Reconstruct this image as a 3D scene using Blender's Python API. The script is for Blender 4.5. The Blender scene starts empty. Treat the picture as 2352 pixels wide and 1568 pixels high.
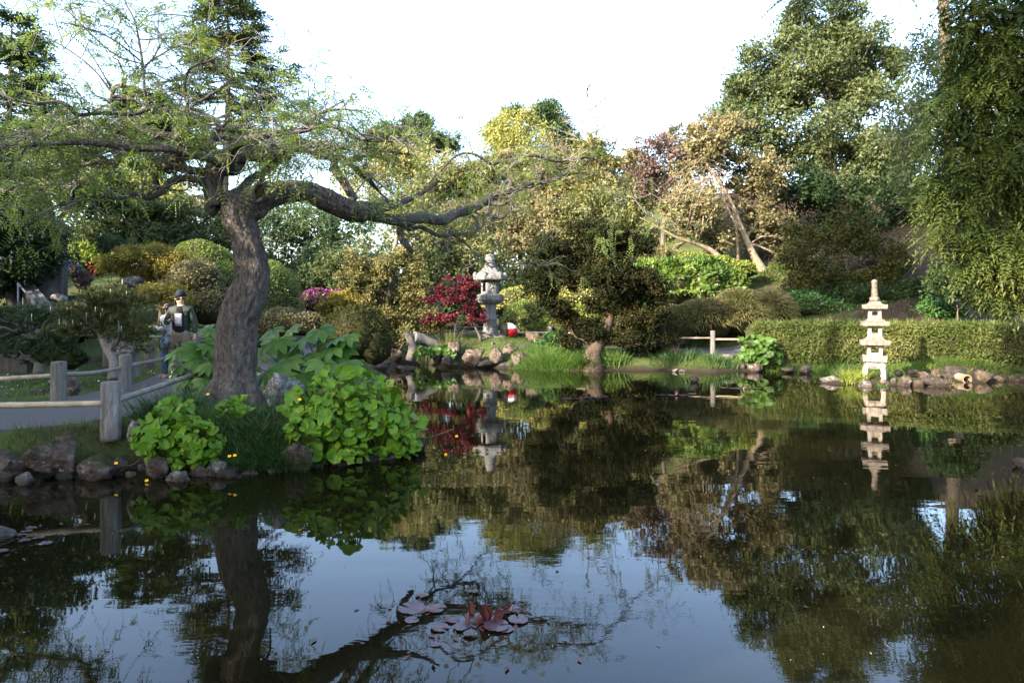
import bpy, bmesh, math, random
import numpy as np
from mathutils import Vector, Matrix

# ------------------------------------------------------------------ camera, sky, sun, exposure
scene = bpy.context.scene
C = scene.collection
FPX, HZN, ZC = 1568.0, 715.0, 1.7            # focal length and horizon on a 2352 px wide picture, eye height above the water

cam_d = bpy.data.cameras.new('camera')
cam = bpy.data.objects.new('camera', cam_d); C.objects.link(cam)
cam_d.lens = 24.0; cam_d.sensor_width = 36.0
cam_d.shift_y = -(784 - HZN) / 2352.0
cam_d.clip_start = 0.05; cam_d.clip_end = 3000
cam.location = (0, 0, ZC); cam.rotation_euler = (math.radians(90), 0, 0)
scene.camera = cam

SUN = Vector((-0.66, -0.58, 0.40)).normalized()
sun_el = math.asin(SUN.z)
sun_az = math.atan2(SUN.x, SUN.y)
world = bpy.data.worlds.new('World'); scene.world = world; world.use_nodes = True
wn = world.node_tree
bg = wn.nodes['Background']
sky = wn.nodes.new('ShaderNodeTexSky'); sky.sky_type = 'NISHITA'; sky.sun_disc = False
sky.sun_elevation = sun_el; sky.sun_rotation = sun_az
sky.air_density = 1.0; sky.dust_density = 3.0; sky.ozone_density = 2.0; sky.altitude = 0
hsv = wn.nodes.new('ShaderNodeHueSaturation'); hsv.inputs['Saturation'].default_value = .95; hsv.inputs['Value'].default_value = 1.2
wn.links.new(sky.outputs[0], hsv.inputs['Color']); wn.links.new(hsv.outputs[0], bg.inputs[0]); bg.inputs[1].default_value = 0.15
sd = bpy.data.lights.new('sun', 'SUN'); sd.energy = 4.0; sd.angle = math.radians(0.5); sd.color = (1.0, 0.86, 0.68)
so = bpy.data.objects.new('sun', sd); C.objects.link(so)
so.rotation_euler = SUN.to_track_quat('Z', 'Y').to_euler(); so.location = SUN * 60

scene.view_settings.view_transform = 'Standard'; scene.view_settings.look = 'None'
scene.view_settings.gamma = 1.0; scene.view_settings.use_curve_mapping = False
scene.view_settings.exposure = 2.55
scene.cycles.use_denoising = True
scene.cycles.max_bounces = 7; scene.cycles.transparent_max_bounces = 4
scene.cycles.diffuse_bounces = 3; scene.cycles.glossy_bounces = 3; scene.cycles.transmission_bounces = 4
scene.cycles.caustics_reflective = False; scene.cycles.caustics_refractive = False

R = np.random.default_rng(11)
PI = math.pi

# ------------------------------------------------------------------ small helpers
def P(x, y, d):
    return np.array([(x - 1176.0) / FPX * d, d, ZC - (y - HZN) / FPX * d])
def W(x, y):
    d = FPX * ZC / (y - HZN)
    return ((x - 1176.0) / FPX * d, d)
def PX(x, d): return (x - 1176.0) / FPX * d
def nrm(v): return v / np.maximum(np.linalg.norm(v, axis=-1, keepdims=True), 1e-9)
def sstep(a, b, x):
    t = np.clip((x - a) / (b - a), 0, 1); return t * t * (3 - 2 * t)

def _hash(ix, iy, iz, seed):
    h = (ix.astype(np.int64) * 374761393 + iy.astype(np.int64) * 668265263 + iz.astype(np.int64) * 1274126177 + seed * 974634777) & 0xffffffff
    h = ((h ^ (h >> 13)) * 1103515245) & 0xffffffff
    return ((h ^ (h >> 16)) & 0xffff) / 65535.0
def vnoise(p, seed=0):
    p = np.asarray(p, float); i = np.floor(p); f = p - i; f = f * f * (3 - 2 * f)
    ix, iy, iz = i[..., 0], i[..., 1], i[..., 2]; r = 0
    for dx in (0, 1):
        for dy in (0, 1):
            for dz in (0, 1):
                w = (f[..., 0] if dx else 1 - f[..., 0]) * (f[..., 1] if dy else 1 - f[..., 1]) * (f[..., 2] if dz else 1 - f[..., 2])
                r = r + w * _hash(ix + dx, iy + dy, iz + dz, seed)
    return r * 2 - 1
def fbm(p, oct=4, seed=0):
    p = np.asarray(p, float); s, a, t = 0, 1.0, 0
    for k in range(oct):
        s = s + a * vnoise(p * 2 ** k + 17.3 * k, seed + k); t += a; a *= .5
    return s / t

ORG = {}
class G:
    """collects vertices, triangles and quads; build() links them as one mesh object"""
    def __init__(s): s.V, s.Q, s.T, s.n = [], [], [], 0
    def add(s, V, Q=None, T=None):
        V = np.asarray(V, float).reshape(-1, 3)
        if Q is not None and len(Q): s.Q.append(np.asarray(Q, np.int64).reshape(-1, 4) + s.n)
        if T is not None and len(T): s.T.append(np.asarray(T, np.int64).reshape(-1, 3) + s.n)
        s.V.append(V); s.n += len(V); return s
    def arrays(s):
        V = np.concatenate(s.V) if s.V else np.zeros((0, 3))
        Q = np.concatenate(s.Q) if s.Q else np.zeros((0, 4), np.int64)
        T = np.concatenate(s.T) if s.T else np.zeros((0, 3), np.int64)
        return V, Q, T
    def mesh(s, name, mat, smooth=True, off=(0, 0, 0)):
        V, Q, T = s.arrays(); V = V - np.asarray(off)
        me = bpy.data.meshes.new(name)
        me.vertices.add(len(V)); me.vertices.foreach_set('co', V.astype(np.float32).ravel())
        me.loops.add(len(Q) * 4 + len(T) * 3)
        me.loops.foreach_set('vertex_index', np.concatenate([Q.ravel(), T.ravel()]).astype(np.int32))
        me.polygons.add(len(Q) + len(T))
        st = np.concatenate([np.arange(len(Q)) * 4, len(Q) * 4 + np.arange(len(T)) * 3]).astype(np.int32)
        me.polygons.foreach_set('loop_start', st)
        me.polygons.foreach_set('use_smooth', np.full(len(Q) + len(T), smooth))
        me.update(calc_edges=True); me.validate()
        if mat: me.materials.append(mat)
        return me
    def build(s, name, mat, parent=None, smooth=True, at=None):
        off = ORG[parent.name] if parent is not None else (at if at is not None else (0, 0, 0))
        o = bpy.data.objects.new(name, s.mesh(name, mat, smooth, off)); C.objects.link(o)
        if parent is not None: o.parent = parent
        else: o.location = off
        ORG[o.name] = np.asarray(off, float)
        return o

def tag(o, label=None, cat=None, group=None, kind=None):
    if label: o['label'] = label
    if cat: o['category'] = cat
    if group: o['group'] = group
    if kind: o['kind'] = kind
    return o
def thing(name, label, cat, loc=(0, 0, 0), group=None):
    o = bpy.data.objects.new(name, None); C.objects.link(o); o.empty_display_size = .2
    o.location = tuple(float(v) for v in loc); ORG[o.name] = np.asarray(loc, float)
    return tag(o, label, cat, group)

def spline(pts, n):
    """Catmull-Rom through rows of pts (any number of columns), n samples per span"""
    p = np.asarray(pts, float); p = np.vstack([2 * p[0] - p[1], p, 2 * p[-1] - p[-2]]); out = []
    t = np.linspace(0, 1, n, endpoint=False)[:, None]
    for i in range(1, len(p) - 2):
        a, b, c, d = p[i - 1], p[i], p[i + 1], p[i + 2]
        out.append(.5 * (2 * b + (c - a) * t + (2 * a - 5 * b + 4 * c - d) * t ** 2 + (3 * b - a - 3 * c + d) * t ** 3))
    out.append(p[-2][None]); return np.vstack(out)

def frames(p):
    t = np.gradient(p, axis=0); t = nrm(t)
    ref = np.array([0, 0, 1.0]) if abs(t[0][2]) < .9 else np.array([1.0, 0, 0])
    u = np.cross(t[0], ref); u /= np.linalg.norm(u); U = [u]
    for i in range(1, len(p)):
        u = u - t[i] * np.dot(u, t[i]); u = u / max(np.linalg.norm(u), 1e-9); U.append(u)
    U = np.array(U); return t, U, np.cross(t, U)
def tube(g, pts, rad, sides=6, cap=True, disp=None):
    p = np.asarray(pts, float); n = len(p); rad = np.broadcast_to(np.asarray(rad, float), (n,))
    t, U, Vv = frames(p)
    a = np.linspace(0, 2 * PI, sides, endpoint=False)
    rr = rad[:, None] * np.ones(sides)[None]
    if disp is not None: rr = rr + disp(p, a, rad)
    V = p[:, None] + rr[..., None] * (np.cos(a)[None, :, None] * U[:, None] + np.sin(a)[None, :, None] * Vv[:, None])
    i = np.arange(n - 1)[:, None] * sides; j = np.arange(sides)[None]; k = (j + 1) % sides
    Q = np.stack([i + j, i + k, i + sides + k, i + sides + j], -1).reshape(-1, 4)
    V = V.reshape(-1, 3); T = None
    if cap:
        V = np.vstack([V, p[0], p[-1]]); b = n * sides; j = np.arange(sides); k = (j + 1) % sides
        T = np.vstack([np.stack([k, j, np.full(sides, b)], 1), np.stack([(n - 1) * sides + j, (n - 1) * sides + k, np.full(sides, b + 1)], 1)])
    g.add(V, Q, T)

def box(g, c, s, rz=0):
    x, y, z = np.asarray(s) / 2.0
    V = np.array([[-x, -y, -z], [x, -y, -z], [x, y, -z], [-x, y, -z], [-x, -y, z], [x, -y, z], [x, y, z], [-x, y, z]])
    co, si = math.cos(rz), math.sin(rz); V = np.stack([V[:, 0] * co - V[:, 1] * si, V[:, 0] * si + V[:, 1] * co, V[:, 2]], 1)
    g.add(V + np.asarray(c), [[0, 3, 2, 1], [4, 5, 6, 7], [0, 1, 5, 4], [1, 2, 6, 5], [2, 3, 7, 6], [3, 0, 4, 7]])

def lathe(g, prof, c, sides=24, rot=0.0, wob=0.0, seed=0, sx=1.0, sy=1.0):
    prof = np.asarray(prof, float); n = len(prof); a = np.linspace(0, 2 * PI, sides, endpoint=False) + rot
    V = np.stack([prof[:, 0:1] * np.cos(a) * sx, prof[:, 0:1] * np.sin(a) * sy, np.repeat(prof[:, 1:2], sides, 1)], -1)
    if wob: V = V + wob * fbm(V.reshape(-1, 3) * 6 + seed * 9, 3, seed).reshape(n, sides)[..., None] * np.array([1, 1, .4])
    i = np.arange(n - 1)[:, None] * sides; j = np.arange(sides)[None]; k = (j + 1) % sides
    Q = np.stack([i + j, i + k, i + sides + k, i + sides + j], -1).reshape(-1, 4)
    V = np.vstack([V.reshape(-1, 3), [0, 0, prof[0, 1]], [0, 0, prof[-1, 1]]]); b = n * sides; j = np.arange(sides); k = (j + 1) % sides
    T = np.vstack([np.stack([k, j, np.full(sides, b)], 1), np.stack([(n - 1) * sides + j, (n - 1) * sides + k, np.full(sides, b + 1)], 1)])
    g.add(V + np.asarray(c), Q, T)

_ICO = {}
def ico(level):
    if level not in _ICO:
        bm = bmesh.new(); bmesh.ops.create_icosphere(bm, subdivisions=level, radius=1.0)
        bm.verts.ensure_lookup_table()
        _ICO[level] = (np.array([v.co[:] for v in bm.verts]), np.array([[v.index for v in f.verts] for f in bm.faces])); bm.free()
    return _ICO[level]

# ------------------------------------------------------------------ materials
def mat(name):
    m = bpy.data.materials.new(name); m.use_nodes = True; nt = m.node_tree
    b = nt.nodes['Principled BSDF']; return m, nt, nt.nodes, nt.links, b
def ramp(N, stops):
    r = N.new('ShaderNodeValToRGB'); e = r.color_ramp.elements
    while len(e) < len(stops): e.new(.5)
    for q, (p, c) in zip(e, stops): q.position = p; q.color = (*c, 1)
    return r
def noise(N, L, scale, detail=4, rough=.55, vec=None, dist=0):
    n = N.new('ShaderNodeTexNoise'); n.inputs['Scale'].default_value = scale; n.inputs['Detail'].default_value = detail
    n.inputs['Roughness'].default_value = rough; n.inputs['Distortion'].default_value = dist
    if vec is not None: L.new(vec, n.inputs['Vector'])
    return n
def mth(N, L, op, a, b=None):
    m = N.new('ShaderNodeMath'); m.operation = op
    for k, v in ((0, a), (1, b)):
        if v is None: continue
        if isinstance(v, (int, float)): m.inputs[k].default_value = v
        else: L.new(v, m.inputs[k])
    return m.outputs[0]

def leafmat(name, cols, trans=.35, rough=.45, scale=.9, spec=.22, patch=.72):
    """leaf colour: random per leaf, mixed with slow patches across the plant; light passes through the blade"""
    m, nt, N, L, b = mat(name)
    geo = N.new('ShaderNodeNewGeometry'); tc = N.new('ShaderNodeNewGeometry')
    n = noise(N, L, scale, 3, .6, tc.outputs['Position'])
    k = mth(N, L, 'ADD', mth(N, L, 'MULTIPLY', geo.outputs['Random Per Island'], 1 - patch), mth(N, L, 'MULTIPLY', mth(N, L, 'SUBTRACT', mth(N, L, 'MULTIPLY', n.outputs['Fac'], 2.4), .7), patch))
    st = [(i / (len(cols) - 1), c) for i, c in enumerate(cols)]
    r = ramp(N, st); L.new(k, r.inputs[0]); L.new(r.outputs[0], b.inputs['Base Color'])
    b.inputs['Roughness'].default_value = rough; b.inputs['Specular IOR Level'].default_value = spec
    t = N.new('ShaderNodeBsdfTranslucent')
    hs = N.new('ShaderNodeHueSaturation'); hs.inputs['Saturation'].default_value = 1.15; hs.inputs['Value'].default_value = 1.15
    L.new(r.outputs[0], hs.inputs['Color']); L.new(hs.outputs[0], t.inputs['Color'])
    mx = N.new('ShaderNodeMixShader'); mx.inputs[0].default_value = trans
    L.new(b.outputs[0], mx.inputs[1]); L.new(t.outputs[0], mx.inputs[2]); L.new(mx.outputs[0], N['Material Output'].inputs['Surface'])
    return m

def barkmat(name, c1, c2, scale=8, stretch=.25, bump=.6, lichen=None):
    m, nt, N, L, b = mat(name)
    tc = N.new('ShaderNodeTexCoord'); mp = N.new('ShaderNodeMapping'); mp.inputs['Scale'].default_value = (1, 1, stretch)
    L.new(tc.outputs['Object'], mp.inputs['Vector'])
    n = noise(N, L, scale, 6, .65, mp.outputs[0], .6); v = N.new('ShaderNodeTexVoronoi'); v.inputs['Scale'].default_value = scale * 2.2
    L.new(mp.outputs[0], v.inputs['Vector'])
    v.feature = 'DISTANCE_TO_EDGE'; wv = N.new('ShaderNodeVectorMath'); wv.operation = 'ADD'; sc = N.new('ShaderNodeVectorMath'); sc.operation = 'SCALE'; sc.inputs['Scale'].default_value = .28
    L.new(n.outputs['Color'], sc.inputs[0]); L.new(mp.outputs[0], wv.inputs[0]); L.new(sc.outputs[0], wv.inputs[1]); L.new(wv.outputs[0], v.inputs['Vector'])
    ck = ramp(N, [(0, (0, 0, 0)), (.16, (1, 1, 1))]); L.new(v.outputs['Distance'], ck.inputs[0])
    k = mth(N, L, 'ADD', mth(N, L, 'MULTIPLY', n.outputs['Fac'], .78), mth(N, L, 'MULTIPLY', ck.outputs[0], .20))
    r = ramp(N, [(.25, c1), (.75, c2)]); L.new(k, r.inputs[0]); out = r.outputs[0]
    if lichen:
        n2 = noise(N, L, 3.0, 5, .6, tc.outputs['Object']); r2 = ramp(N, [(.58, (0, 0, 0)), (.68, (1, 1, 1))]); L.new(n2.outputs['Fac'], r2.inputs[0])
        mx = N.new('ShaderNodeMix'); mx.data_type = 'RGBA'; L.new(r2.outputs[0], mx.inputs[0]); L.new(out, mx.inputs[6]); mx.inputs[7].default_value = (*lichen, 1); out = mx.outputs[2]
    L.new(out, b.inputs['Base Color']); b.inputs['Roughness'].default_value = .9; b.inputs['Specular IOR Level'].default_value = .2
    bp = N.new('ShaderNodeBump'); bp.inputs['Strength'].default_value = bump; bp.inputs['Distance'].default_value = .03
    L.new(k, bp.inputs['Height']); L.new(bp.outputs[0], b.inputs['Normal'])
    return m

def stonemat(name, c1, c2, lich=(.42, .43, .40), lamt=.6, scale=5, bump=.7, moss=None, rough=.9):
    m, nt, N, L, b = mat(name)
    tc = N.new('ShaderNodeTexCoord'); oi = N.new('ShaderNodeObjectInfo')
    ad = N.new('ShaderNodeVectorMath'); ad.operation = 'ADD'; L.new(tc.outputs['Object'], ad.inputs[0])
    cb = N.new('ShaderNodeCombineXYZ'); L.new(mth(N, L, 'MULTIPLY', oi.outputs['Random'], 40.0), cb.inputs[0]); L.new(cb.outputs[0], ad.inputs[1])
    n = noise(N, L, scale, 7, .65, ad.outputs[0], .3)
    r = ramp(N, [(.3, c1), (.7, c2)]); L.new(n.outputs['Fac'], r.inputs[0]); out = r.outputs[0]
    n2 = noise(N, L, scale * 1.7, 6, .7, ad.outputs[0]); r2 = ramp(N, [(lamt, (0, 0, 0)), (lamt + .07, (1, 1, 1))]); L.new(n2.outputs['Fac'], r2.inputs[0])
    mx = N.new('ShaderNodeMix'); mx.data_type = 'RGBA'; L.new(r2.outputs[0], mx.inputs[0]); L.new(out, mx.inputs[6]); mx.inputs[7].default_value = (*lich, 1); out = mx.outputs[2]
    if moss:
        ge = N.new('ShaderNodeNewGeometry'); sx = N.new('ShaderNodeSeparateXYZ'); L.new(ge.outputs['Normal'], sx.inputs[0])
        n3 = noise(N, L, 4.0, 4, .6, ad.outputs[0]); k = mth(N, L, 'MULTIPLY', mth(N, L, 'ADD', sx.outputs[2], .1), n3.outputs['Fac'])
        r3 = ramp(N, [(.36, (0, 0, 0)), (.5, (1, 1, 1))]); L.new(k, r3.inputs[0])
        mx = N.new('ShaderNodeMix'); mx.data_type = 'RGBA'; L.new(r3.outputs[0], mx.inputs[0]); L.new(out, mx.inputs[6]); mx.inputs[7].default_value = (*moss, 1); out = mx.outputs[2]
    gp = N.new('ShaderNodeNewGeometry'); sz = N.new('ShaderNodeSeparateXYZ'); L.new(gp.outputs['Position'], sz.inputs[0])
    wz = mth(N, L, 'ADD', sz.outputs[2], mth(N, L, 'MULTIPLY', n2.outputs['Fac'], .06)); wr = ramp(N, [(.07, (.5, .47, .42)), (.13, (1, 1, 1))]); L.new(wz, wr.inputs[0])
    sm = N.new('ShaderNodeMapping'); sm.inputs['Scale'].default_value = (1, 1, .12); L.new(ad.outputs[0], sm.inputs['Vector']); ns = noise(N, L, scale * 2.2, 4, .6, sm.outputs[0]); sr = ramp(N, [(.35, (.55, .53, .5)), (.6, (1, 1, 1))]); L.new(ns.outputs['Fac'], sr.inputs[0])
    for f_ in (wr, sr):
        mu = N.new('ShaderNodeMix'); mu.data_type = 'RGBA'; mu.blend_type = 'MULTIPLY'; mu.inputs[0].default_value = 1; L.new(out, mu.inputs[6]); L.new(f_.outputs[0], mu.inputs[7]); out = mu.outputs[2]
    L.new(out, b.inputs['Base Color']); b.inputs['Roughness'].default_value = rough; b.inputs['Specular IOR Level'].default_value = .25
    bn = noise(N, L, scale * 5, 8, .7, ad.outputs[0]); bp = N.new('ShaderNodeBump'); bp.inputs['Strength'].default_value = bump; bp.inputs['Distance'].default_value = .06
    L.new(mth(N, L, 'ADD', bn.outputs['Fac'], n.outputs['Fac']), bp.inputs['Height']); L.new(bp.outputs[0], b.inputs['Normal'])
    return m
def plain(name, c, rough=.7, spec=.3, var=.25, scale=12, bump=0.0, metallic=0):
    m, nt, N, L, b = mat(name)
    tc = N.new('ShaderNodeTexCoord'); n = noise(N, L, scale, 5, .6, tc.outputs['Object'])
    r = ramp(N, [(.3, tuple(v * (1 - var) for v in c)), (.7, tuple(min(1, v * (1 + var)) for v in c))]); L.new(n.outputs['Fac'], r.inputs[0])
    L.new(r.outputs[0], b.inputs['Base Color']); b.inputs['Roughness'].default_value = rough; b.inputs['Specular IOR Level'].default_value = spec; b.inputs['Metallic'].default_value = metallic
    if bump:
        bp = N.new('ShaderNodeBump'); bp.inputs['Strength'].default_value = bump; bp.inputs['Distance'].default_value = .01
        L.new(n.outputs['Fac'], bp.inputs['Height']); L.new(bp.outputs[0], b.inputs['Normal'])
    return m

M = {}
M['bark_dark'] = barkmat('bark_dark', (.014, .012, .0105), (.15, .128, .112), 11, .22, 1.0)
M['bark_grey'] = barkmat('bark_grey', (.07, .065, .06), (.21, .195, .175), 12, .4, .5, (.25, .26, .24))
M['bark_brown'] = barkmat('bark_brown', (.025, .018, .013), (.10, .07, .052), 7, .2, .9)
M['bark_pale'] = barkmat('bark_pale', (.10, .075, .05), (.27, .21, .14), 5, .5, .5, (.32, .28, .22))
M['bark_far'] = barkmat('bark_far', (.04, .035, .03), (.12, .10, .08), 5, .3, .4)
M['deadwood'] = barkmat('deadwood', (.05, .045, .04), (.19, .17, .15), 10, .12, 1.0)
M['post_wood'] = barkmat('post_wood', (.06, .057, .053), (.29, .28, .26), 18, .06, .9)
M['bamboo'] = plain('bamboo', (.33, .26, .165), .5, .4, .3, 9)
M['bamboo_grey'] = plain('bamboo_grey', (.17, .155, .13), .6, .3, .35, 9)
M['stone_lantern'] = stonemat('stone_lantern', (.115, .118, .118), (.24, .243, .24), (.09, .09, .088), .60, 9, .5)
M['stone_pagoda'] = stonemat('stone_pagoda', (.20, .175, .145), (.40, .36, .305), (.11, .105, .085), .62, 9, .6)
M['stone_roof'] = stonemat('stone_roof', (.12, .10, .085), (.26, .23, .19), (.36, .33, .28), .60, 9, .6)
M['rock_red'] = stonemat('rock_red', (.03, .022, .018), (.20, .15, .125), (.31, .285, .26), .57, 6, 1.0, (.04, .05, .012))
M['rock_dark'] = stonemat('rock_dark', (.018, .015, .0135), (.105, .085, .075), (.18, .175, .165), .60, 6, 1.0)
M['rock_grey'] = stonemat('rock_grey', (.06, .053, .048), (.25, .225, .205), (.36, .36, .34), .55, 6, 1.0)
M['rock_tan'] = stonemat('rock_tan', (.035, .026, .019), (.20, .15, .108), (.29, .25, .205), .60, 7, 1.0)
M['rock_white'] = stonemat('rock_white', (.06, .055, .052), (.25, .245, .24), (.38, .38, .37), .52, 7, 1.0)
M['concrete'] = stonemat('concrete', (.045, .044, .042), (.10, .097, .094), (.13, .125, .12), .6, 3, .3)
M['asphalt'] = stonemat('asphalt', (.075, .073, .073), (.14, .137, .137), (.26, .25, .25), .66, 40, .5)

G1, G2, G3 = (.02, .045, .010), (.045, .085, .018), (.085, .13, .03)
M['honey'] = leafmat('leaf_pinnate', [(.08, .125, .03), (.15, .20, .052), (.26, .295, .09)], .5, .5, 1.2)
M['caltha'] = leafmat('leaf_marsh', [(.05, .125, .008), (.10, .195, .014), (.19, .265, .03)], .3, .42, 3.0, .2, .35)
def veined(m, k, amt):
    nt = m.node_tree; N, L = nt.nodes, nt.links; b = N['Principled BSDF']; src = b.inputs['Base Color'].links[0].from_socket
    tc = N.new('ShaderNodeTexCoord'); sp = N.new('ShaderNodeSeparateXYZ'); L.new(tc.outputs['Object'], sp.inputs[0]); an = mth(N, L, 'ARCTAN2', sp.outputs[1], sp.outputs[0]); s = mth(N, L, 'ABSOLUTE', mth(N, L, 'SINE', mth(N, L, 'MULTIPLY', an, k)))
    r = ramp(N, [(0, (1 + amt, 1 + amt, 1 + amt)), (.22, (.92, .92, .92)), (1, (1, 1, 1))]); L.new(s, r.inputs[0]); mu = N.new('ShaderNodeMix'); mu.data_type = 'RGBA'; mu.blend_type = 'MULTIPLY'; mu.inputs[0].default_value = 1; L.new(src, mu.inputs[6]); L.new(r.outputs[0], mu.inputs[7]); L.new(mu.outputs[2], b.inputs['Base Color'])
veined(M['caltha'], 4.5, .5)
M['fatsia'] = leafmat('leaf_palmate', [(.035, .095, .014), (.065, .135, .022), (.14, .20, .05)], .25, .42, 2.5, .3)
M['hedge'] = leafmat('leaf_hedge', [(.035, .052, .012), (.075, .098, .024), (.15, .155, .05)], .3, .55, .9)
M['leaf_far'] = leafmat('leaf_broad_far', [(.03, .075, .012), (.055, .115, .018), (.10, .16, .03)], .3, .45, 2.0, .3)
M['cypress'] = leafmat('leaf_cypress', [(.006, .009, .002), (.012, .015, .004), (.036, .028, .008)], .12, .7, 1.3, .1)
M['grass'] = leafmat('grass_blade', [(.035, .075, .012), (.06, .12, .02), (.12, .17, .04)], .3, .55, 1.5)
M['grass_olive'] = leafmat('grass_olive_blade', [(.028, .056, .012), (.052, .092, .016), (.11, .125, .04)], .35, .55, 1.5)  # duller, more olive grass tone
M['grass_dark'] = leafmat('grass_dark', [(.016, .045, .010), (.03, .07, .016), (.065, .105, .03)], .25, .45, 2, .3)
M['grass_tan'] = leafmat('grass_tan', [(.06, .085, .02), (.12, .12, .045), (.24, .19, .10)], .3, .6, .8)
M['gold'] = leafmat('leaf_gold', [(.05, .058, .02), (.112, .108, .036), (.215, .182, .07)], .3, .6, 1.0)
M['gold_bright'] = leafmat('leaf_gold_bright', [(.10, .095, .02), (.20, .17, .035), (.32, .255, .06)], .3, .6, 1.0)
M['olive'] = leafmat('leaf_olive', [(.055, .068, .024), (.108, .118, .043), (.195, .185, .075)], .3, .55, .7)
M['olive_brown'] = leafmat('leaf_brown', [(.06, .06, .028), (.13, .118, .055), (.24, .20, .10)], .3, .55, .8)
M['domes'] = leafmat('leaf_clipped', [(.05, .085, .018), (.095, .14, .028), (.17, .20, .05)], .25, .5, 1.5)
M['green'] = leafmat('leaf_green', [(.032, .05, .018), (.066, .088, .032), (.135, .15, .06)], .35, .5, .5, .25)
M['yellow_green'] = leafmat('leaf_yellowgreen', [(.07, .10, .018), (.14, .18, .03), (.25, .28, .06)], .4, .5, .8)  # the leaf's own yellow-green tone
M['yellow'] = leafmat('leaf_yellow', [(.12, .135, .035), (.21, .215, .06), (.32, .31, .11)], .4, .5, .9)
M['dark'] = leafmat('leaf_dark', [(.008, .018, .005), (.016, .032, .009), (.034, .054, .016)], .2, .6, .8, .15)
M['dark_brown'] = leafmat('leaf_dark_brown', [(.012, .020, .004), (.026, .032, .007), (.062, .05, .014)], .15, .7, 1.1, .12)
M['pine'] = leafmat('needle_pine', [(.018, .04, .018), (.04, .07, .028), (.09, .115, .04)], .2, .5, 1.0)
M['pine_olive'] = leafmat('needle_olive', [(.03, .045, .016), (.065, .08, .026), (.13, .12, .04)], .2, .5, 1.4)
M['conifer'] = leafmat('needle_conifer', [(.025, .045, .018), (.05, .07, .026), (.13, .10, .035)], .2, .55, .35)
M['redwood'] = leafmat('needle_redwood', [(.018, .032, .007), (.045, .066, .013), (.115, .125, .03)], .35, .55, .6, .2)
M['maple_red'] = leafmat('leaf_maple', [(.03, .008, .012), (.085, .014, .022), (.22, .04, .04)], .35, .45, 1.6)
M['plum'] = leafmat('leaf_plum', [(.055, .036, .034), (.10, .068, .06), (.18, .13, .10)], .35, .5, 1.0)
M['pale'] = leafmat('leaf_pale', [(.15, .15, .06), (.26, .25, .10), (.38, .36, .16)], .4, .6, .7)
M['straw'] = leafmat('leaf_straw', [(.16, .13, .08), (.28, .22, .14), (.38, .31, .20)], .3, .7, .7)
M['laurel'] = leafmat('leaf_laurel', [(.022, .05, .010), (.055, .10, .016), (.14, .18, .035)], .25, .45, 1.0, .25)
M['azalea'] = leafmat('flower_azalea', [(.09, .012, .08), (.15, .02, .13), (.20, .04, .18)], .3, .5, 2)
M['redflower'] = leafmat('flower_red', [(.16, .02, .015), (.22, .04, .02), (.2, .09, .04)], .3, .5, 2)
M['lavender'] = leafmat('flower_lavender', [(.22, .20, .34), (.32, .29, .45), (.42, .38, .52)], .3, .6, 2)
M['yellowflower'] = plain('flower_yellow', (.75, .48, .015), .5, .3, .2, 20)
M['white_dots'] = plain('daisy_white', (.75, .75, .72), .6, .2, .1, 20)
M['candle'] = plain('pine_candle', (.55, .48, .33), .7, .2, .2, 20)
M['lily'] = leafmat('leaf_lily', [(.036, .02, .026), (.06, .035, .044), (.09, .055, .062)], .05, .25, 3, .5)
M['lily_red'] = leafmat('leaf_lily_red', [(.04, .014, .012), (.085, .028, .024), (.17, .065, .052)], .3, .35, 3, .5)
M['stem'] = plain('stem_green', (.06, .09, .025), .6, .2, .3, 10)
M['ivy'] = leafmat('leaf_ivy', [(.02, .06, .015), (.04, .10, .025), (.08, .14, .04)], .3, .4, .8)
M['core'] = plain('shrub_inside', (.03, .03, .015), 1.0, 0, .3, 4)  # dark colour of the solid filler cores that block see-through

# ------------------------------------------------------------------ terrain
POND = np.array([(-40, 7.1), (-12, 7.1), W(0, 1090), W(180, 1078), W(300, 1076), W(440, 1090), W(640, 1070), W(800, 1050), W(930, 1030), W(975, 1005),
    (-1.25, 9.2), (-1.9, 12), (-2.6, 15), (-3.2, 17.5), W(900, 848), W(922, 839), (-3.9, 22.4), (-3.2, 22.9), (-2.7, 22.0), W(1005, 845), W(1090, 843),
    W(1200, 848), W(1330, 853), W(1420, 851), W(1540, 851), W(1640, 857), W(1700, 852), W(1840, 854), W(1940, 858), W(2060, 864), W(2140, 870), W(2235, 880),
    W(2352, 874), (15, 15.5), (18, 11), (18, 4), (12, 1.0), (4, 1.4), (0, 2.0), (-4, 2.4), (-9, 2.6), (-40, 2.0)])
ISL = (PX(2040, 16.1), 16.1, 1.62, .42)
def sdist(X, Y):
    p = np.stack([X.ravel(), Y.ravel()], 1); best = np.full(len(p), 1e9); inside = np.zeros(len(p), bool)
    a = POND; b = np.roll(POND, -1, 0)
    for (x0, y0), (x1, y1) in zip(a, b):
        e = np.array([x1 - x0, y1 - y0]); w = p - (x0, y0); t = np.clip((w @ e) / (e @ e), 0, 1)
        best = np.minimum(best, np.hypot(*(w - t[:, None] * e).T))
        c = (y0 > p[:, 1]) != (y1 > p[:, 1]); xx = (x1 - x0) * (p[:, 1] - y0) / (y1 - y0 + 1e-12) + x0
        inside ^= c & (p[:, 0] < xx)
    return np.where(inside, -best, best).reshape(X.shape)
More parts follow.
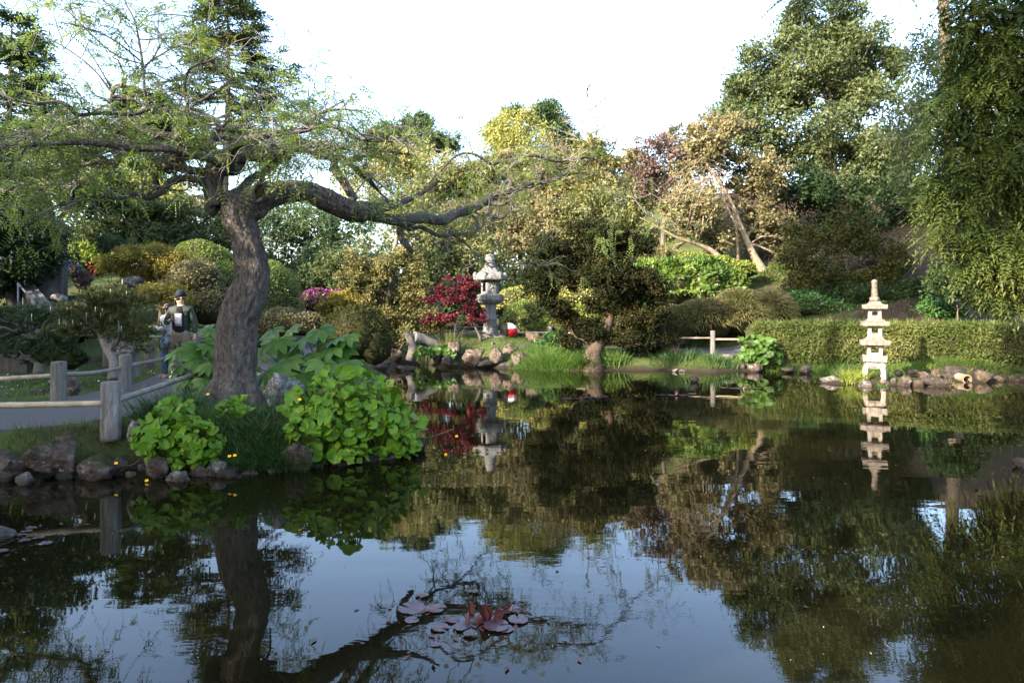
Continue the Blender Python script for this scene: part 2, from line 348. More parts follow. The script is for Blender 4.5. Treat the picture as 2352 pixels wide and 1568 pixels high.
def hz(X, Y, rough=True):
    X = np.asarray(X, float); Y = np.asarray(Y, float); sd = sdist(np.atleast_1d(X), np.atleast_1d(Y)).reshape(X.shape)
    near = (Y < 12)
    h = np.where(near, .40, .36); w = np.where(near & (X < 0), .38, .9)
    z = h * np.where(near & (X < 0), sstep(.06, .36, sd) ** .7, sstep(-.05, 1, sd / w) ** .8) - .75 * sstep(0, 1, -sd / 1.4) - .03 * (sd < 0)
    z = z + (sd > 0) * (.13 * np.exp(-((X + 3.6) ** 2 + (Y - 8.9) ** 2) / .9))
    z = z + sstep(0, .8, sd) * .52 * np.exp(-((X + .7) ** 2 / 9.5 + (Y - 22.9) ** 2 / 3.2))
    s = Y - (21.3 - .6 * (X - 7)) - 1.3
    z = z + .34 * np.clip(s, 0, 24) * sstep(4.8, 8.5, X) * (sd > 0)
    z = z + .30 * np.clip(Y - 14.5, 0, 10) * sstep(-5.6, -9.5, X) * (sd > 0)
    z = z + .05 * np.clip(Y - 26, 0, 150)
    dx, dy = (X - ISL[0]) / ISL[2], (Y - ISL[1]) / ISL[3]; z = np.maximum(z, np.where(dx * dx + dy * dy < 2.2, .16 * (1 - (dx * dx + dy * dy) ** 1.0), -9))
    if rough: z = z + (sd > .1) * .03 * vnoise(np.stack([X * 1.3, Y * 1.3, X * 0], -1), 3) * sstep(.1, .8, sd)
    return z
def gz(x, y): return float(hz(np.array([x]), np.array([y]))[0])

def gaxis(a, b, st, far, gr=1.22):
    m = list(np.arange(a, b, st)); s = st; x = m[-1]
    while x < far[1]: s *= gr; x += s; m.append(x)
    s = st; x = a; lo = []
    while x > far[0]: s *= gr; x -= s; lo.append(x)
    return np.array(lo[::-1] + m)
gx = gaxis(-9, 14, .14, (-700, 700)); gy = gaxis(5.5, 26, .12, (-60, 1500))
X, Y = np.meshgrid(gx, gy); Z = hz(X, Y)
nx, ny = len(gx), len(gy); i = np.arange(ny - 1)[:, None] * nx; j = np.arange(nx - 1)[None]
g = G().add(np.stack([X, Y, Z], -1), np.stack([i + j, i + j + 1, i + nx + j + 1, i + nx + j], -1))
def ground_mat():
    m, nt, N, L, b = mat('ground')
    ge = N.new('ShaderNodeNewGeometry'); sp = N.new('ShaderNodeSeparateXYZ'); L.new(ge.outputs['Position'], sp.inputs[0])
    n = noise(N, L, .9, 7, .65, ge.outputs['Position']); n2 = noise(N, L, 9, 6, .7, ge.outputs['Position'])
    soil = ramp(N, [(.3, (.014, .009, .006)), (.7, (.05, .034, .022))]); L.new(n2.outputs['Fac'], soil.inputs[0])
    moss = ramp(N, [(.3, (.03, .05, .012)), (.7, (.07, .09, .025))]); L.new(n2.outputs['Fac'], moss.inputs[0])
    bx = ramp(N, [(0, (0, 0, 0)), (1, (1, 1, 1))]); L.new(mth(N, L, 'MULTIPLY', mth(N, L, 'SUBTRACT', sp.outputs[0], 10.5), .5), bx.inputs[0])
    k = mth(N, L, 'ADD', mth(N, L, 'MULTIPLY', mth(N, L, 'SUBTRACT', n.outputs['Fac'], .45), 4), .55); k = mth(N, L, 'SUBTRACT', k, mth(N, L, 'MULTIPLY', bx.outputs[0], 1.4))
    c = N.new('ShaderNodeClamp'); L.new(k, c.inputs[0])
    wet = N.new('ShaderNodeClamp'); L.new(mth(N, L, 'SUBTRACT', 1.2, mth(N, L, 'MULTIPLY', sp.outputs[2], 6)), wet.inputs[0])
    mx = N.new('ShaderNodeMix'); mx.data_type = 'RGBA'; L.new(c.outputs[0], mx.inputs[0]); L.new(soil.outputs[0], mx.inputs[6]); L.new(moss.outputs[0], mx.inputs[7])
    m2 = N.new('ShaderNodeMix'); m2.data_type = 'RGBA'; L.new(wet.outputs[0], m2.inputs[0]); L.new(mx.outputs[2], m2.inputs[6]); m2.inputs[7].default_value = (.022, .017, .011, 1)
    L.new(m2.outputs[2], b.inputs['Base Color']); b.inputs['Roughness'].default_value = .95; b.inputs['Specular IOR Level'].default_value = .15
    bp = N.new('ShaderNodeBump'); bp.inputs['Strength'].default_value = .8; bp.inputs['Distance'].default_value = .05; L.new(n2.outputs['Fac'], bp.inputs['Height']); L.new(bp.outputs[0], b.inputs['Normal'])
    return m
tag(g.build('ground', ground_mat()), 'mossy garden ground and banks around the pond', None, None, 'structure')

def water_mat():
    m, nt, N, L, b = mat('pond_water')
    ge = N.new('ShaderNodeNewGeometry'); mp = N.new('ShaderNodeMapping'); mp.inputs['Scale'].default_value = (.55, 1.3, 1); L.new(ge.outputs['Position'], mp.inputs['Vector'])
    n1 = noise(N, L, 1.1, 2, .5, mp.outputs[0], .4); n2 = noise(N, L, 7.0, 3, .5, mp.outputs[0], .3); n3 = noise(N, L, .35, 2, .5, ge.outputs['Position'])
    amp = ramp(N, [(.4, (.15, .15, .15)), (.65, (1, 1, 1))]); L.new(n3.outputs['Fac'], amp.inputs[0])
    h = mth(N, L, 'ADD', mth(N, L, 'MULTIPLY', n1.outputs['Fac'], .55), mth(N, L, 'MULTIPLY', mth(N, L, 'MULTIPLY', n2.outputs['Fac'], .16), amp.outputs[0]))
    bp = N.new('ShaderNodeBump'); bp.inputs['Strength'].default_value = .35; bp.inputs['Distance'].default_value = .013; L.new(h, bp.inputs['Height'])
    n4 = noise(N, L, .5, 4, .6, ge.outputs['Position']); cr = ramp(N, [(.3, (.0035, .0036, .0014)), (.7, (.0075, .0068, .0024))]); L.new(n4.outputs['Fac'], cr.inputs[0])
    L.new(cr.outputs[0], b.inputs['Base Color']); b.inputs['Roughness'].default_value = .015; b.inputs['IOR'].default_value = 1.38
    L.new(bp.outputs[0], b.inputs['Normal']); return m
wx = np.linspace(-40, 24, 3); wy = np.linspace(-1, 25, 3); WX, WY = np.meshgrid(wx, wy)
i = np.arange(2)[:, None] * 3; j = np.arange(2)[None]
g = G().add(np.stack([WX, WY, WX * 0], -1), np.stack([i + j, i + j + 1, i + 3 + j + 1, i + 3 + j], -1))
tag(g.build('pond_water', water_mat()), 'dark still pond water mirroring the trees', None, None, 'structure')

# asphalt path: a draped sheet that winds round the garden behind the near tree
pth = spline([(-16, 8.15), (-9, 8.25), (-6.5, 8.38), (-5.5, 9.25), (-5.45, 10.8), (-5.75, 12.8), (-6.3, 15), (-6.6, 18), (-6.3, 21), (-5.2, 24), (-3, 25.6), (0, 26), (3, 25), (5.2, 23.0), (7, 21.75), (9.5, 21.5), (14, 20)], 10)
t = nrm(np.gradient(pth, axis=0)); sidev = np.stack([-t[:, 1], t[:, 0]], 1); cs = np.linspace(-1.22, 1.22, 9)
PXY = pth[:, None] + sidev[:, None] * cs[None, :, None]
def path_z(XY):
    c = hz(pth[:, 0], pth[:, 1], False); return c
pz = np.maximum(hz(PXY[..., 0], PXY[..., 1]), path_z(PXY)[:, None] * 1.0) + .03 - .02 * np.abs(cs / 1.22)[None] ** 4
n = len(pth); i = np.arange(n - 1)[:, None] * 9; j = np.arange(8)[None]
top = np.concatenate([PXY, pz[..., None]], -1); g = G().add(top, np.stack([i + j + 1, i + j, i + 9 + j, i + 9 + j + 1], -1))
for e in (0, 8):
    ed = top[:, e]; lo = ed - (0, 0, .35); V = np.stack([ed, lo], 1).reshape(-1, 3); k = np.arange(n - 1) * 2
    g.add(V, np.stack([k, k + 1, k + 3, k + 2], 1))
tag(g.build('path', M['asphalt']), 'grey asphalt footpath winding behind the near tree', None, None, 'structure')

# ------------------------------------------------------------------ foliage generators
def rnd(rng, n): return nrm(rng.normal(size=(n, 3)))
def leafquads(g, rng, p, D, N, L, Wd, var=.35, fold=.18):
    n = len(p); S = nrm(np.cross(D, N) + 1e-6); N2 = np.cross(S, D)
    l = (L * (1 + var * (rng.random(n) * 2 - 1)))[:, None]; w = (Wd * (1 + var * (rng.random(n) * 2 - 1)))[:, None] * .5
    m = p + D * l * .45
    V = np.stack([p, m + S * w - N2 * w * fold, p + D * l - N2 * l * .12, m - S * w - N2 * w * fold], 1)
    g.add(V.reshape(-1, 3), np.arange(n * 4).reshape(n, 4))
def lobes_px(d, L):
    out = []
    for q in L:
        cx, cy, rx, ry = q[:4]; dd = q[4] if len(q) > 4 else 0; rz = q[5] if len(q) > 5 else None
        D = d + dd; c = P(cx, cy, D); a, b = rx / FPX * D, ry / FPX * D
        out.append((*c, a, rz if rz else .8 * (a + b) / 2 + .2 * a, b))
    return np.array(out, float)
def sublobes(rng, lobes, m=9, f=.44):
    out = []
    for q in lobes:
        for k in range(m):
            d = rnd(rng, 1)[0]; d[2] = d[2] * .9 + .12; s = f * (.65 + .7 * rng.random()); out.append((*(q[:3] + q[3:] * d * (1 - s * .62)), *(q[3:] * s)))
    return np.array(out)
def crown_pts(rng, lobes, nc, per, rc, shell=.5, flat=.75):
    r = lobes[:, 3:]; wgt = (r[:, 0] * r[:, 1] + r[:, 1] * r[:, 2] + r[:, 0] * r[:, 2]); k = rng.choice(len(lobes), nc, p=wgt / wgt.sum())
    dr = rnd(rng, nc); u = 1 - shell * rng.random(nc) ** 1.4
    cc = lobes[k, :3] + r[k] * dr * u[:, None]
    off = rng.normal(size=(nc, per, 3)) * .5 * (rc * (.6 + .8 * rng.random(nc)))[:, None, None] * np.array([1, 1, flat])
    p = (cc[:, None] + off).reshape(-1, 3); out = nrm(np.repeat((cc - lobes[k, :3]) / r[k], per, 0) + .6 * nrm(off.reshape(-1, 3)))
    return p, out, cc
def crown(g, rng, lobes, nc, per, rc, L, Wd, up=.35, shell=.5, flat=.75):
    p, out, cc = crown_pts(rng, lobes, nc, per, rc, shell, flat); n = len(p)
    D = nrm(out * .45 + rnd(rng, n) * .9); N = nrm(out * .5 + rnd(rng, n) * .8 + np.array([0, 0, up]))
    leafquads(g, rng, p, D, N, L, Wd); return cc
def pinnate(g, rng, base, D, N, length, pairs, L, Wd, droop=.35, fwd=.5, term=True):
    n = len(base); S = nrm(np.cross(D, N) + 1e-6); ln = (length * (.75 + .5 * rng.random(n)))[:, None]
    for k in range(pairs):
        t = (k + .7) / pairs; pos = base + D * ln * t - np.array([0, 0, 1]) * droop * ln * t * t; sc = math.sin(PI * (.18 + .72 * t))
        for sg in (-1, 1):
            d2 = nrm(D * fwd + S * sg + rng.normal(size=(n, 3)) * .12 - np.array([0, 0, .25 * droop])); leafquads(g, rng, pos, d2, N, L * sc, Wd, .15)
    if term: leafquads(g, rng, base + D * ln - np.array([0, 0, 1]) * droop * ln, nrm(D - np.array([0, 0, droop])), N, L, Wd, .15)
def tufts(g, rng, C0, D, n, L, Wd, spread=.9):
    k = len(C0); d = nrm(np.repeat(D, n, 0) + rnd(rng, k * n) * spread); p = np.repeat(C0, n, 0)
    S = nrm(np.cross(d, rnd(rng, k * n))) * Wd * .5; l = L * (.7 + .5 * rng.random(k * n))[:, None]
    V = np.stack([p - S, p + S, p + d * l], 1).reshape(-1, 3); g.add(V, None, np.arange(k * n * 3).reshape(-1, 3))
def blades(g, rng, B, H, Wd, lean=.5, ldir=None, seg=3, var=.4):
    n = len(B); a = rng.random(n) * 2 * PI; ld = np.stack([np.cos(a), np.sin(a), a * 0], 1)
    if ldir is not None: ld = nrm(ld * .7 + np.asarray(ldir))
    h = (H * (1 + var * (rng.random(n) * 2 - 1)))[:, None]; ln = (lean * (.3 + 1.1 * rng.random(n)))[:, None]; b = rng.random(n) * 2 * PI
    S = np.stack([np.cos(b), np.sin(b), b * 0], 1); rows = []
    for q in range(seg + 1):
        t = q / seg; c = B + ld * h * ln * t ** 1.8 + np.array([0, 0, 1]) * h * (t - .42 * ln * t * t); w = Wd * (1 - t ** 1.6) * .5 + Wd * .04
        rows += [c - S * w, c + S * w]
    V = np.stack(rows, 1).reshape(-1, 3); m = 2 * (seg + 1); k = np.arange(n)[:, None] * m + np.arange(seg)[None] * 2
    g.add(V, np.stack([k, k + 1, k + 3, k + 2], -1).reshape(-1, 4))
def wiggle(rng, a, b, n, amp):
    t = np.linspace(0, 1, n)[:, None]; p = np.asarray(a) * (1 - t) + np.asarray(b) * t
    ph = rng.random(3) * 6.3; l = np.linalg.norm(np.asarray(b) - np.asarray(a))
    return p + amp * l * np.sin(t * PI) * np.stack([np.sin(ph[k] + t[:, 0] * (3 + 2 * k)) for k in range(3)], 1)
def twig_tree(g, rng, base, D, ln, r, depth, spread=.6, kids=3, up=.2, sides=4, tips=None):
    e = base + D * ln; pts = wiggle(rng, base, e, 5, .07); tube(g, pts, np.linspace(r, r * .55, 5), sides, False)
    if depth == 0:
        if tips is not None: tips.append((e, D))
        return
    for k in range(kids):
        t = .35 + .65 * (k + rng.random()) / kids; b = pts[min(4, int(t * 4.999))]
        d2 = nrm(D + rnd(rng, 1)[0] * spread + np.array([0, 0, up])); twig_tree(g, rng, b, d2, ln * (.5 + .25 * rng.random()), r * .55, depth - 1, spread, kids, up, max(3, sides - 1), tips)

def make_tree(name, label, cat, base, lobes, leaf, bark, nc, per, rc, L, Wd, seed, rad=.2, limbs=12, trunk=None, shell=.5, up=.35, flat=.75, group=None, extra=None, nsub=9):
    """an Empty at the foot > trunk (with its limbs), crown"""
    rng = np.random.default_rng(seed); lobes = np.asarray(lobes, float)
    root = thing(name, label, cat, base, group); g = G(); cc = crown(g, rng, sublobes(rng, lobes, nsub) if nsub else lobes, nc, per, rc * (.62 if nsub else 1), L, Wd, up, shell * (.7 if nsub else 1), flat)
    if extra: extra(g, rng, cc, lobes)
    g.build('crown', leaf, root)
    g = G(); ctr = lobes[:, :3].mean(0); base = np.asarray(base, float); top = ctr + (0, 0, .25 * (lobes[:, 5].max()))
    tr = spline(trunk, 6) if trunk is not None else wiggle(rng, base - (0, 0, .15), top, 14, .05)
    tr[0] = tr[0] - (0, 0, .1); n = len(tr); tt = np.linspace(0, 1, n)
    tube(g, tr, rad * (1 - .88 * tt) * (1 + .5 * np.exp(-tt * 14)), 10)
    for c in cc[rng.choice(len(cc), min(limbs, len(cc)), replace=False)]:
        lo = int(n * .25) if c[2] > tr[-1][2] else int(n * .2)
        dz = np.linalg.norm(tr - (c - (0, 0, .35 * np.linalg.norm(c[:2] - ctr[:2]))), axis=1); k = max(lo, int(np.argmin(dz)) - 1); s = tr[k]
        r0 = min(rad * (1 - .75 * tt[k]) * .5, .012 + .022 * np.linalg.norm(c - s)); pts = wiggle(rng, s, c, 7, .08); tube(g, pts, np.linspace(r0, r0 * .25, 7), 5, False)
    g.build('trunk', bark, root, True); return root

def dome_shrub(name, label, lobes, leaf, n, L, Wd, seed, cat='shrub', bump=.05, group=None, up=.2, core=.9, out_w=1.0):
    """clipped shrub: a dense leaf shell over a solid dark core"""
    rng = np.random.default_rng(seed); lobes = np.asarray(lobes, float); c0 = lobes[:, :3].mean(0); base = (c0[0], c0[1], gz(c0[0], c0[1]))
    root = thing(name, label, cat, base, group); g = G(); gc = G(); r = lobes[:, 3:]; wgt = r[:, 0] * r[:, 1] + r[:, 1] * r[:, 2] + r[:, 0] * r[:, 2]
    k = rng.choice(len(lobes), n, p=wgt / wgt.sum()); d = rnd(rng, n); d[:, 2] = np.where(d[:, 2] < -.35, -d[:, 2], d[:, 2])
    bm = 1 + bump * 2 * fbm(d * 2.2 + k[:, None] * 7.1, 3, seed) - .10 * rng.random(n) ** 1.5
    p = lobes[k, :3] + r[k] * d * bm[:, None]; out = nrm(d / r[k])
    ok = np.ones(n, bool)
    for q in range(len(lobes)): ok &= (k == q) | ((((p - lobes[q, :3]) / r[q]) ** 2).sum(1) > .86)
    p, out = p[ok], out[ok]; n = len(p)
    leafquads(g, rng, p - out * L * .3, nrm(out * .8 * out_w + rnd(rng, n) * .8), nrm(out + rnd(rng, n) * .6 + np.array([0, 0, up])), L, Wd)
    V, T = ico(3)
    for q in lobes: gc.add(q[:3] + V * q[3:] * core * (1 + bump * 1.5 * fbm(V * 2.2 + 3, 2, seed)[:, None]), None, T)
    g.build('foliage', leaf, root); gc.build('dark_core', M['core'], root); return root

# ------------------------------------------------------------------ rocks
def rock_mesh(seed, level, planes=12, rough=.13, sharp=.62):
    rng = np.random.default_rng(seed); V, T = ico(level); n = rnd(rng, planes); dd = sharp + .32 * rng.random(planes)
    q = dd[None] / np.maximum(V @ n.T, .05); r = -np.log(np.exp(-q * 34).sum(1)) / 34; r = np.minimum(r, 1.25)
    rg = 1 - 2 * np.abs(fbm(V * 2.6 + seed * 1.7, 4, seed + 8)); r = r * (1 + rough * 1.3 * fbm(V * 2.1 + seed, 5, seed) + rough * .8 * (rg - .6) + rough * .7 * fbm(V * 8 + seed, 3, seed + 5)); return V * r[:, None], T
def rock(x, ty, by, w, d, label, m, seed, level=3, name='rock', depth=.85, sink=.18, tilt=None, group=None, rough=.2, parent=None):
    H = (by - ty) / FPX * d; wid = w / FPX * d; V, T = rock_mesh(seed, level, rough=rough); V = V / np.abs(V).max(0)
    top = P(x, ty, d); c = np.array([top[0], d, top[2] - H * (1 + sink) / 2]); s = np.array([wid / 2, wid / 2 * depth, H * (1 + sink) / 2])
    g = G().add(c + V * s, None, T); o = g.build(name, m, parent, True, at=None if parent is not None else (c[0], c[1], c[2] - s[2]))
    return tag(o, label, 'rock', group) if parent is None else o

# ------------------------------------------------------------------ background trees, far to near
def gbase(x, d): X0 = PX(x, d); return (X0, d, gz(X0, d))
def T(name, label, cat, x, d, lobes, leaf, bark, nc, per, rc, L, Wd, seed, **k):
    return make_tree(name, label, cat, gbase(x, d), lobes_px(d, lobes), M[leaf], M[bark], nc, per, rc, L, Wd, seed, **k)

# far belt of woodland that closes the gaps low down between the nearer trees
rng = np.random.default_rng(5); g = G()
fl = []
for k in range(46):
    x = -520 + k * 72 + rng.normal() * 20; d = 78 + rng.random() * 16; h = 120 + 70 * rng.random()
    fl.append((x, 640 - h * .5, 60, h * .75, d - 80, 4.5))
fl += [(-400, 430, 220, 260, 0, 6), (2500, 420, 260, 300, 0, 6), (2900, 450, 260, 300, 0, 6), (-800, 450, 260, 280, 0, 6)]
crown(g, rng, lobes_px(80, fl), 2600, 10, 1.5, .62, .40, .35, .6)
tag(g.build('far_woodland', M['olive']), 'distant band of olive woodland closing the garden behind the nearer trees', 'woodland', None, 'stuff')

# tall conifer rising behind the near tree
def tall_conifer(name, label, x, d, ytop, ybot, wid, leaf, seed, lean=0, group=None, npb=78, trunk_r=.34, up=-.12, irregular=.45):
    rng = np.random.default_rng(seed); b = gbase(x, d); root = thing(name, label, 'conifer', b, group); top = P(x + lean, ytop, d); bot = np.array(b)
    g = G(); gt = G(); tr = wiggle(rng, bot - (0, 0, .2), top, 16, .008); tube(gt, tr, np.linspace(trunk_r, .03, 16), 9); zb = P(x, ybot, d)[2]; Wm = wid / FPX * d
    for k in range(npb):
        t = ((k + rng.random()) / npb) ** .9; z = zb + (top[2] - zb) * t; c = np.array([np.interp(z, tr[:, 2], tr[:, 0]), np.interp(z, tr[:, 2], tr[:, 1]), z])
        ln = Wm * (1 - t) ** .62 * (1 - irregular + irregular * 1.5 * rng.random()) + .25; a = rng.random() * 2 * PI
        D = np.array([math.cos(a), math.sin(a), up + .35 * t]); e = c + nrm(D) * ln; s = np.linspace(0, 1, 8)[:, None]
        pts = c * (1 - s) + e * s + np.array([0, 0, 1]) * (.10 * ln * s ** 2.5 - .12 * ln * np.sin(s * PI)); tube(gt, pts, np.linspace(.055, .012, 8) * (.5 + ln / Wm), 4, False)
        nn = int(8 + 26 * ln / Wm * 1.2); q = .22 + .78 * rng.random(nn); pos = np.stack([np.interp(q, s[:, 0], pts[:, m]) for m in range(3)], 1)
        side = np.array([-math.sin(a), math.cos(a), 0]); sg = rng.choice([-1, 1], nn)[:, None]
        d2 = nrm(nrm(D) * .8 + side * sg * .7 + rng.normal(size=(nn, 3)) * .22 + np.array([0, 0, .05])); nv = nrm(np.array([0, 0, 1]) + rng.normal(size=(nn, 3)) * .35)
        pinnate(g, rng, pos, d2, nv, min(1.1, .25 * Wm + .3), 5, min(.42, .09 * Wm + .1), .12, .25, .6)
    g.build('crown', leaf, root); gt.build('trunk', M['bark_far'], root); return root
tall_conifer('conifer', 'tall narrow conifer with ragged tiers standing highest behind the near twisted tree', 519, 46, -20, 330, 165, M['conifer'], 21, lean=2, npb=86)
tall_conifer('conifer', 'dark bluish conifer cut off by the picture edge, behind the near tree', 28, 40, 40, 420, 150, M['pine'], 22, npb=70)
tall_conifer('conifer', 'blue-green conifer seen between the left limbs of the near tree', 335, 34, 215, 450, 105, M['pine'], 23, npb=56, trunk_r=.2)

# pines and mixed crowns along the skyline
T('pine_tree', 'dark flat-topped pine on the skyline beside the cut branch stub', 'pine tree', 935, 58, [(890, 322, 50, 26), (945, 300, 62, 32), (1005, 320, 48, 26), (950, 340, 90, 30)], 'pine', 'bark_far', 330, 40, .8, .42, .10, 31, rad=.3)
T('pine_tree', 'dark round-headed pine on the skyline behind the yellow-green tree', 'pine tree', 1258, 60, [(1262, 278, 34, 36), (1285, 310, 34, 30), (1240, 262, 26, 20), (1300, 330, 30, 22), (1145, 300, 26, 18), (1180, 262, 26, 16)], 'pine', 'bark_far', 330, 40, .8, .42, .10, 32, rad=.3)
T('pale_tree', 'yellow-green feathery tree rising to the skyline before dark pines', 'tree', 1195, 52, [(1190, 290, 46, 44), (1160, 340, 56, 50), (1235, 345, 56, 48), (1195, 400, 90, 60)], 'yellow', 'bark_pale', 330, 34, 1.0, .30, .12, 33, rad=.2, shell=.8)
T('pale_tree', 'pale straw-green willowy tree right of the cut branch stub', 'tree', 900, 46, [(880, 390, 70, 60), (950, 370, 70, 50), (830, 420, 60, 60), (1000, 400, 60, 50), (900, 460, 110, 70)], 'pale', 'bark_pale', 420, 34, .9, .26, .09, 34, rad=.2, shell=.8)
T('cypress_tree', 'golden-brown cypress below the skyline pines', 'cypress', 1230, 44, [(1180, 400, 70, 50), (1260, 370, 60, 50), (1310, 400, 70, 46), (1230, 450, 110, 60), (1130, 450, 60, 50)], 'olive_brown', 'bark_far', 430, 38, .75, .26, .11, 35, rad=.3)
T('cypress_tree', 'rusty gold cypress under the bare skyline tree', 'cypress', 1390, 42, [(1370, 360, 50, 40), (1430, 390, 56, 44), (1390, 430, 90, 60), (1330, 440, 50, 40), (1480, 440, 60, 50)], 'gold', 'bark_far', 480, 40, .7, .26, .11, 36, rad=.3)
T('tree', 'olive-green rounded tree behind the long reaching limb', 'tree', 1060, 42, [(1050, 400, 70, 50), (1010, 440, 80, 60), (1110, 420, 60, 50), (1070, 480, 110, 60)], 'olive', 'bark_far', 430, 38, .75, .27, .13, 37, rad=.28)
T('cypress_tree', 'brown-green cypress with a bare grey stem behind the stone lantern', 'cypress', 1160, 36, [(1100, 510, 80, 60), (1180, 500, 80, 60), (1250, 530, 70, 60), (1140, 570, 110, 60), (1060, 560, 60, 50)], 'olive_brown', 'bark_grey', 460, 40, .6, .22, .09, 38, rad=.24)
T('tree', 'shadowy olive tree between the golden shrubs and the stone lantern', 'tree', 1000, 33, [(980, 520, 70, 60), (1030, 560, 80, 70), (1090, 610, 90, 60), (1010, 630, 70, 50)], 'olive', 'bark_grey', 460, 40, .55, .2, .09, 39, rad=.2)
T('tree', 'dull green tree above the dark pond-side pine', 'tree', 1390, 36, [(1330, 500, 80, 60), (1420, 490, 80, 60), (1470, 540, 60, 60), (1370, 560, 120, 60), (1290, 580, 70, 70)], 'olive', 'bark_far', 430, 38, .6, .22, .1, 40, rad=.24)
T('juniper_tree', 'dark green juniper just right of the near twisted trunk', 'juniper', 690, 30, [(650, 520, 60, 60), (720, 510, 80, 70), (790, 540, 60, 60), (700, 600, 90, 70), (770, 610, 70, 50), (620, 580, 40, 60)], 'pine', 'bark_far', 480, 40, .5, .2, .06, 41, rad=.25)
T('tree', 'mid-green tree with arching shoots beyond the purple azalea', 'tree', 800, 27, [(780, 620, 60, 36), (840, 590, 50, 40), (740, 640, 50, 30), (820, 650, 60, 40)], 'green', 'bark_far', 300, 36, .4, .15, .06, 42, rad=.12)
T('tree', 'brownish green tree over the left limb fork with twiggy top', 'tree', 470, 32, [(440, 470, 70, 40), (510, 500, 60, 50), (590, 520, 50, 50), (450, 530, 70, 40)], 'straw', 'bark_far', 230, 26, .7, .2, .05, 43, rad=.15, shell=.8)
T('maple_tree', 'broad fresh green layered maple filling the slope above the clipped domes', 'maple', 330, 27, [(240, 500, 110, 60), (340, 480, 110, 50), (430, 530, 110, 50), (200, 560, 100, 50), (330, 560, 140, 50), (480, 575, 70, 40)], 'green', 'bark_far', 480, 40, .5, .18, .10, 44, rad=.2, flat=.45)
T('shrub', 'yellow flushed shrub crown lit behind the left limbs', 'shrub', 290, 30, [(250, 450, 60, 22), (320, 436, 60, 24), (380, 450, 40, 22)], 'yellow', 'bark_far', 170, 36, .5, .17, .10, 45, rad=.1)
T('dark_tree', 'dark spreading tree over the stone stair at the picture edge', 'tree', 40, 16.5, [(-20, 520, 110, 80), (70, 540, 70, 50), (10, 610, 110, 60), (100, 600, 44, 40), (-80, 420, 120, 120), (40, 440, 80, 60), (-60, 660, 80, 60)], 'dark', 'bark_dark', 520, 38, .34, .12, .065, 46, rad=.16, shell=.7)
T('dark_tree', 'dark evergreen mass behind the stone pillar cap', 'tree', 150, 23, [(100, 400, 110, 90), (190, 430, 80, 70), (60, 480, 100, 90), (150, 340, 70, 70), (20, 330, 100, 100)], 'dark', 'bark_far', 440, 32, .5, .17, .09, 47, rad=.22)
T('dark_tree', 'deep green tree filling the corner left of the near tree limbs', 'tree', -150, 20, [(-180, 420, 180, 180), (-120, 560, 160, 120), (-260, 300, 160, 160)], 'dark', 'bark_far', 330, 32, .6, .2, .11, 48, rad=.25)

# bare skyline tree and bare stems
def bare_tree(name, label, x, d, ytop, r, seed, m, depth=3, kids=6, spread=.55, up=.45, lnk=.5):
    rng = np.random.default_rng(seed); b = np.array(gbase(x, d)); root = thing(name, label, 'bare tree', b); g = G(); top = P(x + 4, ytop, d)
    tr = wiggle(rng, b - (0, 0, .2), top, 14, .012); tube(g, tr, np.linspace(r, .02, 14), 7); H = top[2] - b[2]
    for k in range(34):
        t = .45 + .53 * rng.random(); c = np.array([np.interp(t, np.linspace(0, 1, 14), tr[:, m_]) for m_ in range(3)]); a = rng.random() * 2 * PI
        twig_tree(g, rng, c, nrm(np.array([math.cos(a), math.sin(a), .55])), (1.05 - t) * H * .24 + .3, r * .28, 2, spread, 4, .25, 4)
    g.build('trunk', m, root); return root
bare_tree('bare_tree', 'slender leafless tree standing alone against the sky', 1345, 48, 188, .20, 51, M['bark_grey'])

rng = np.random.default_rng(57); g = G(); ub = [(560 + 62 * k + rng.normal() * 14, 668 + rng.normal() * 10, 46, 40 + 12 * rng.random(), rng.normal() * 1.2) for k in range(16)]
crown(g, rng, sublobes(rng, lobes_px(33, ub), 6), 1000, 24, .45, .24, .13, .4, .4); tag(g.build('undergrowth', M['dark']), 'shadowy undergrowth below the middle distance trees', 'undergrowth', None, 'stuff')
# right-hand slope
T('plum_tree', 'purple-leaved plum leaning out at the skyline left of the pale trunks', 'plum tree', 1530, 33, [(1500, 345, 46, 30), (1530, 315, 34, 28), (1485, 390, 40, 30), (1560, 370, 60, 50), (1520, 430, 50, 40)], 'plum', 'bark_far', 260, 26, .55, .17, .09, 52, rad=.14, shell=.8)
def pale_limb_extra(g, rng, cc, lobes): pass
d0 = 29.0
tr1 = [(*P(1764, 640, d0), ), P(1730, 585, d0), P(1700, 520, d0), P(1685, 480, d0), P(1660, 430, d0), P(1620, 370, d0), P(1600, 320, d0 + .3), P(1590, 280, d0 + .6)]
rt = T('pale_trunk_tree', 'olive-brown leafed tree on a straight pale trunk leaning over the slope', 'tree', 1764, d0,
       [(1600, 340, 70, 60, .5), (1660, 310, 60, 50, 1), (1580, 440, 60, 70, .6), (1690, 400, 80, 70, 1.3), (1750, 430, 70, 70, 1.4), (1640, 520, 70, 60, 1.2), (1740, 530, 60, 50, 1.3), (1790, 540, 50, 60, 1)],
       'olive_brown', 'bark_pale', 640, 36, .42, .15, .10, 53, rad=.17, limbs=9, trunk=tr1, shell=.7)
d1 = 28.0
tr2 = [P(1668, 612, d1), P(1640, 580, d1), P(1600, 560, d1 - .2), P(1560, 548, d1 - .4), P(1512, 522, d1 - .6), P(1470, 500, d1 - .8)]
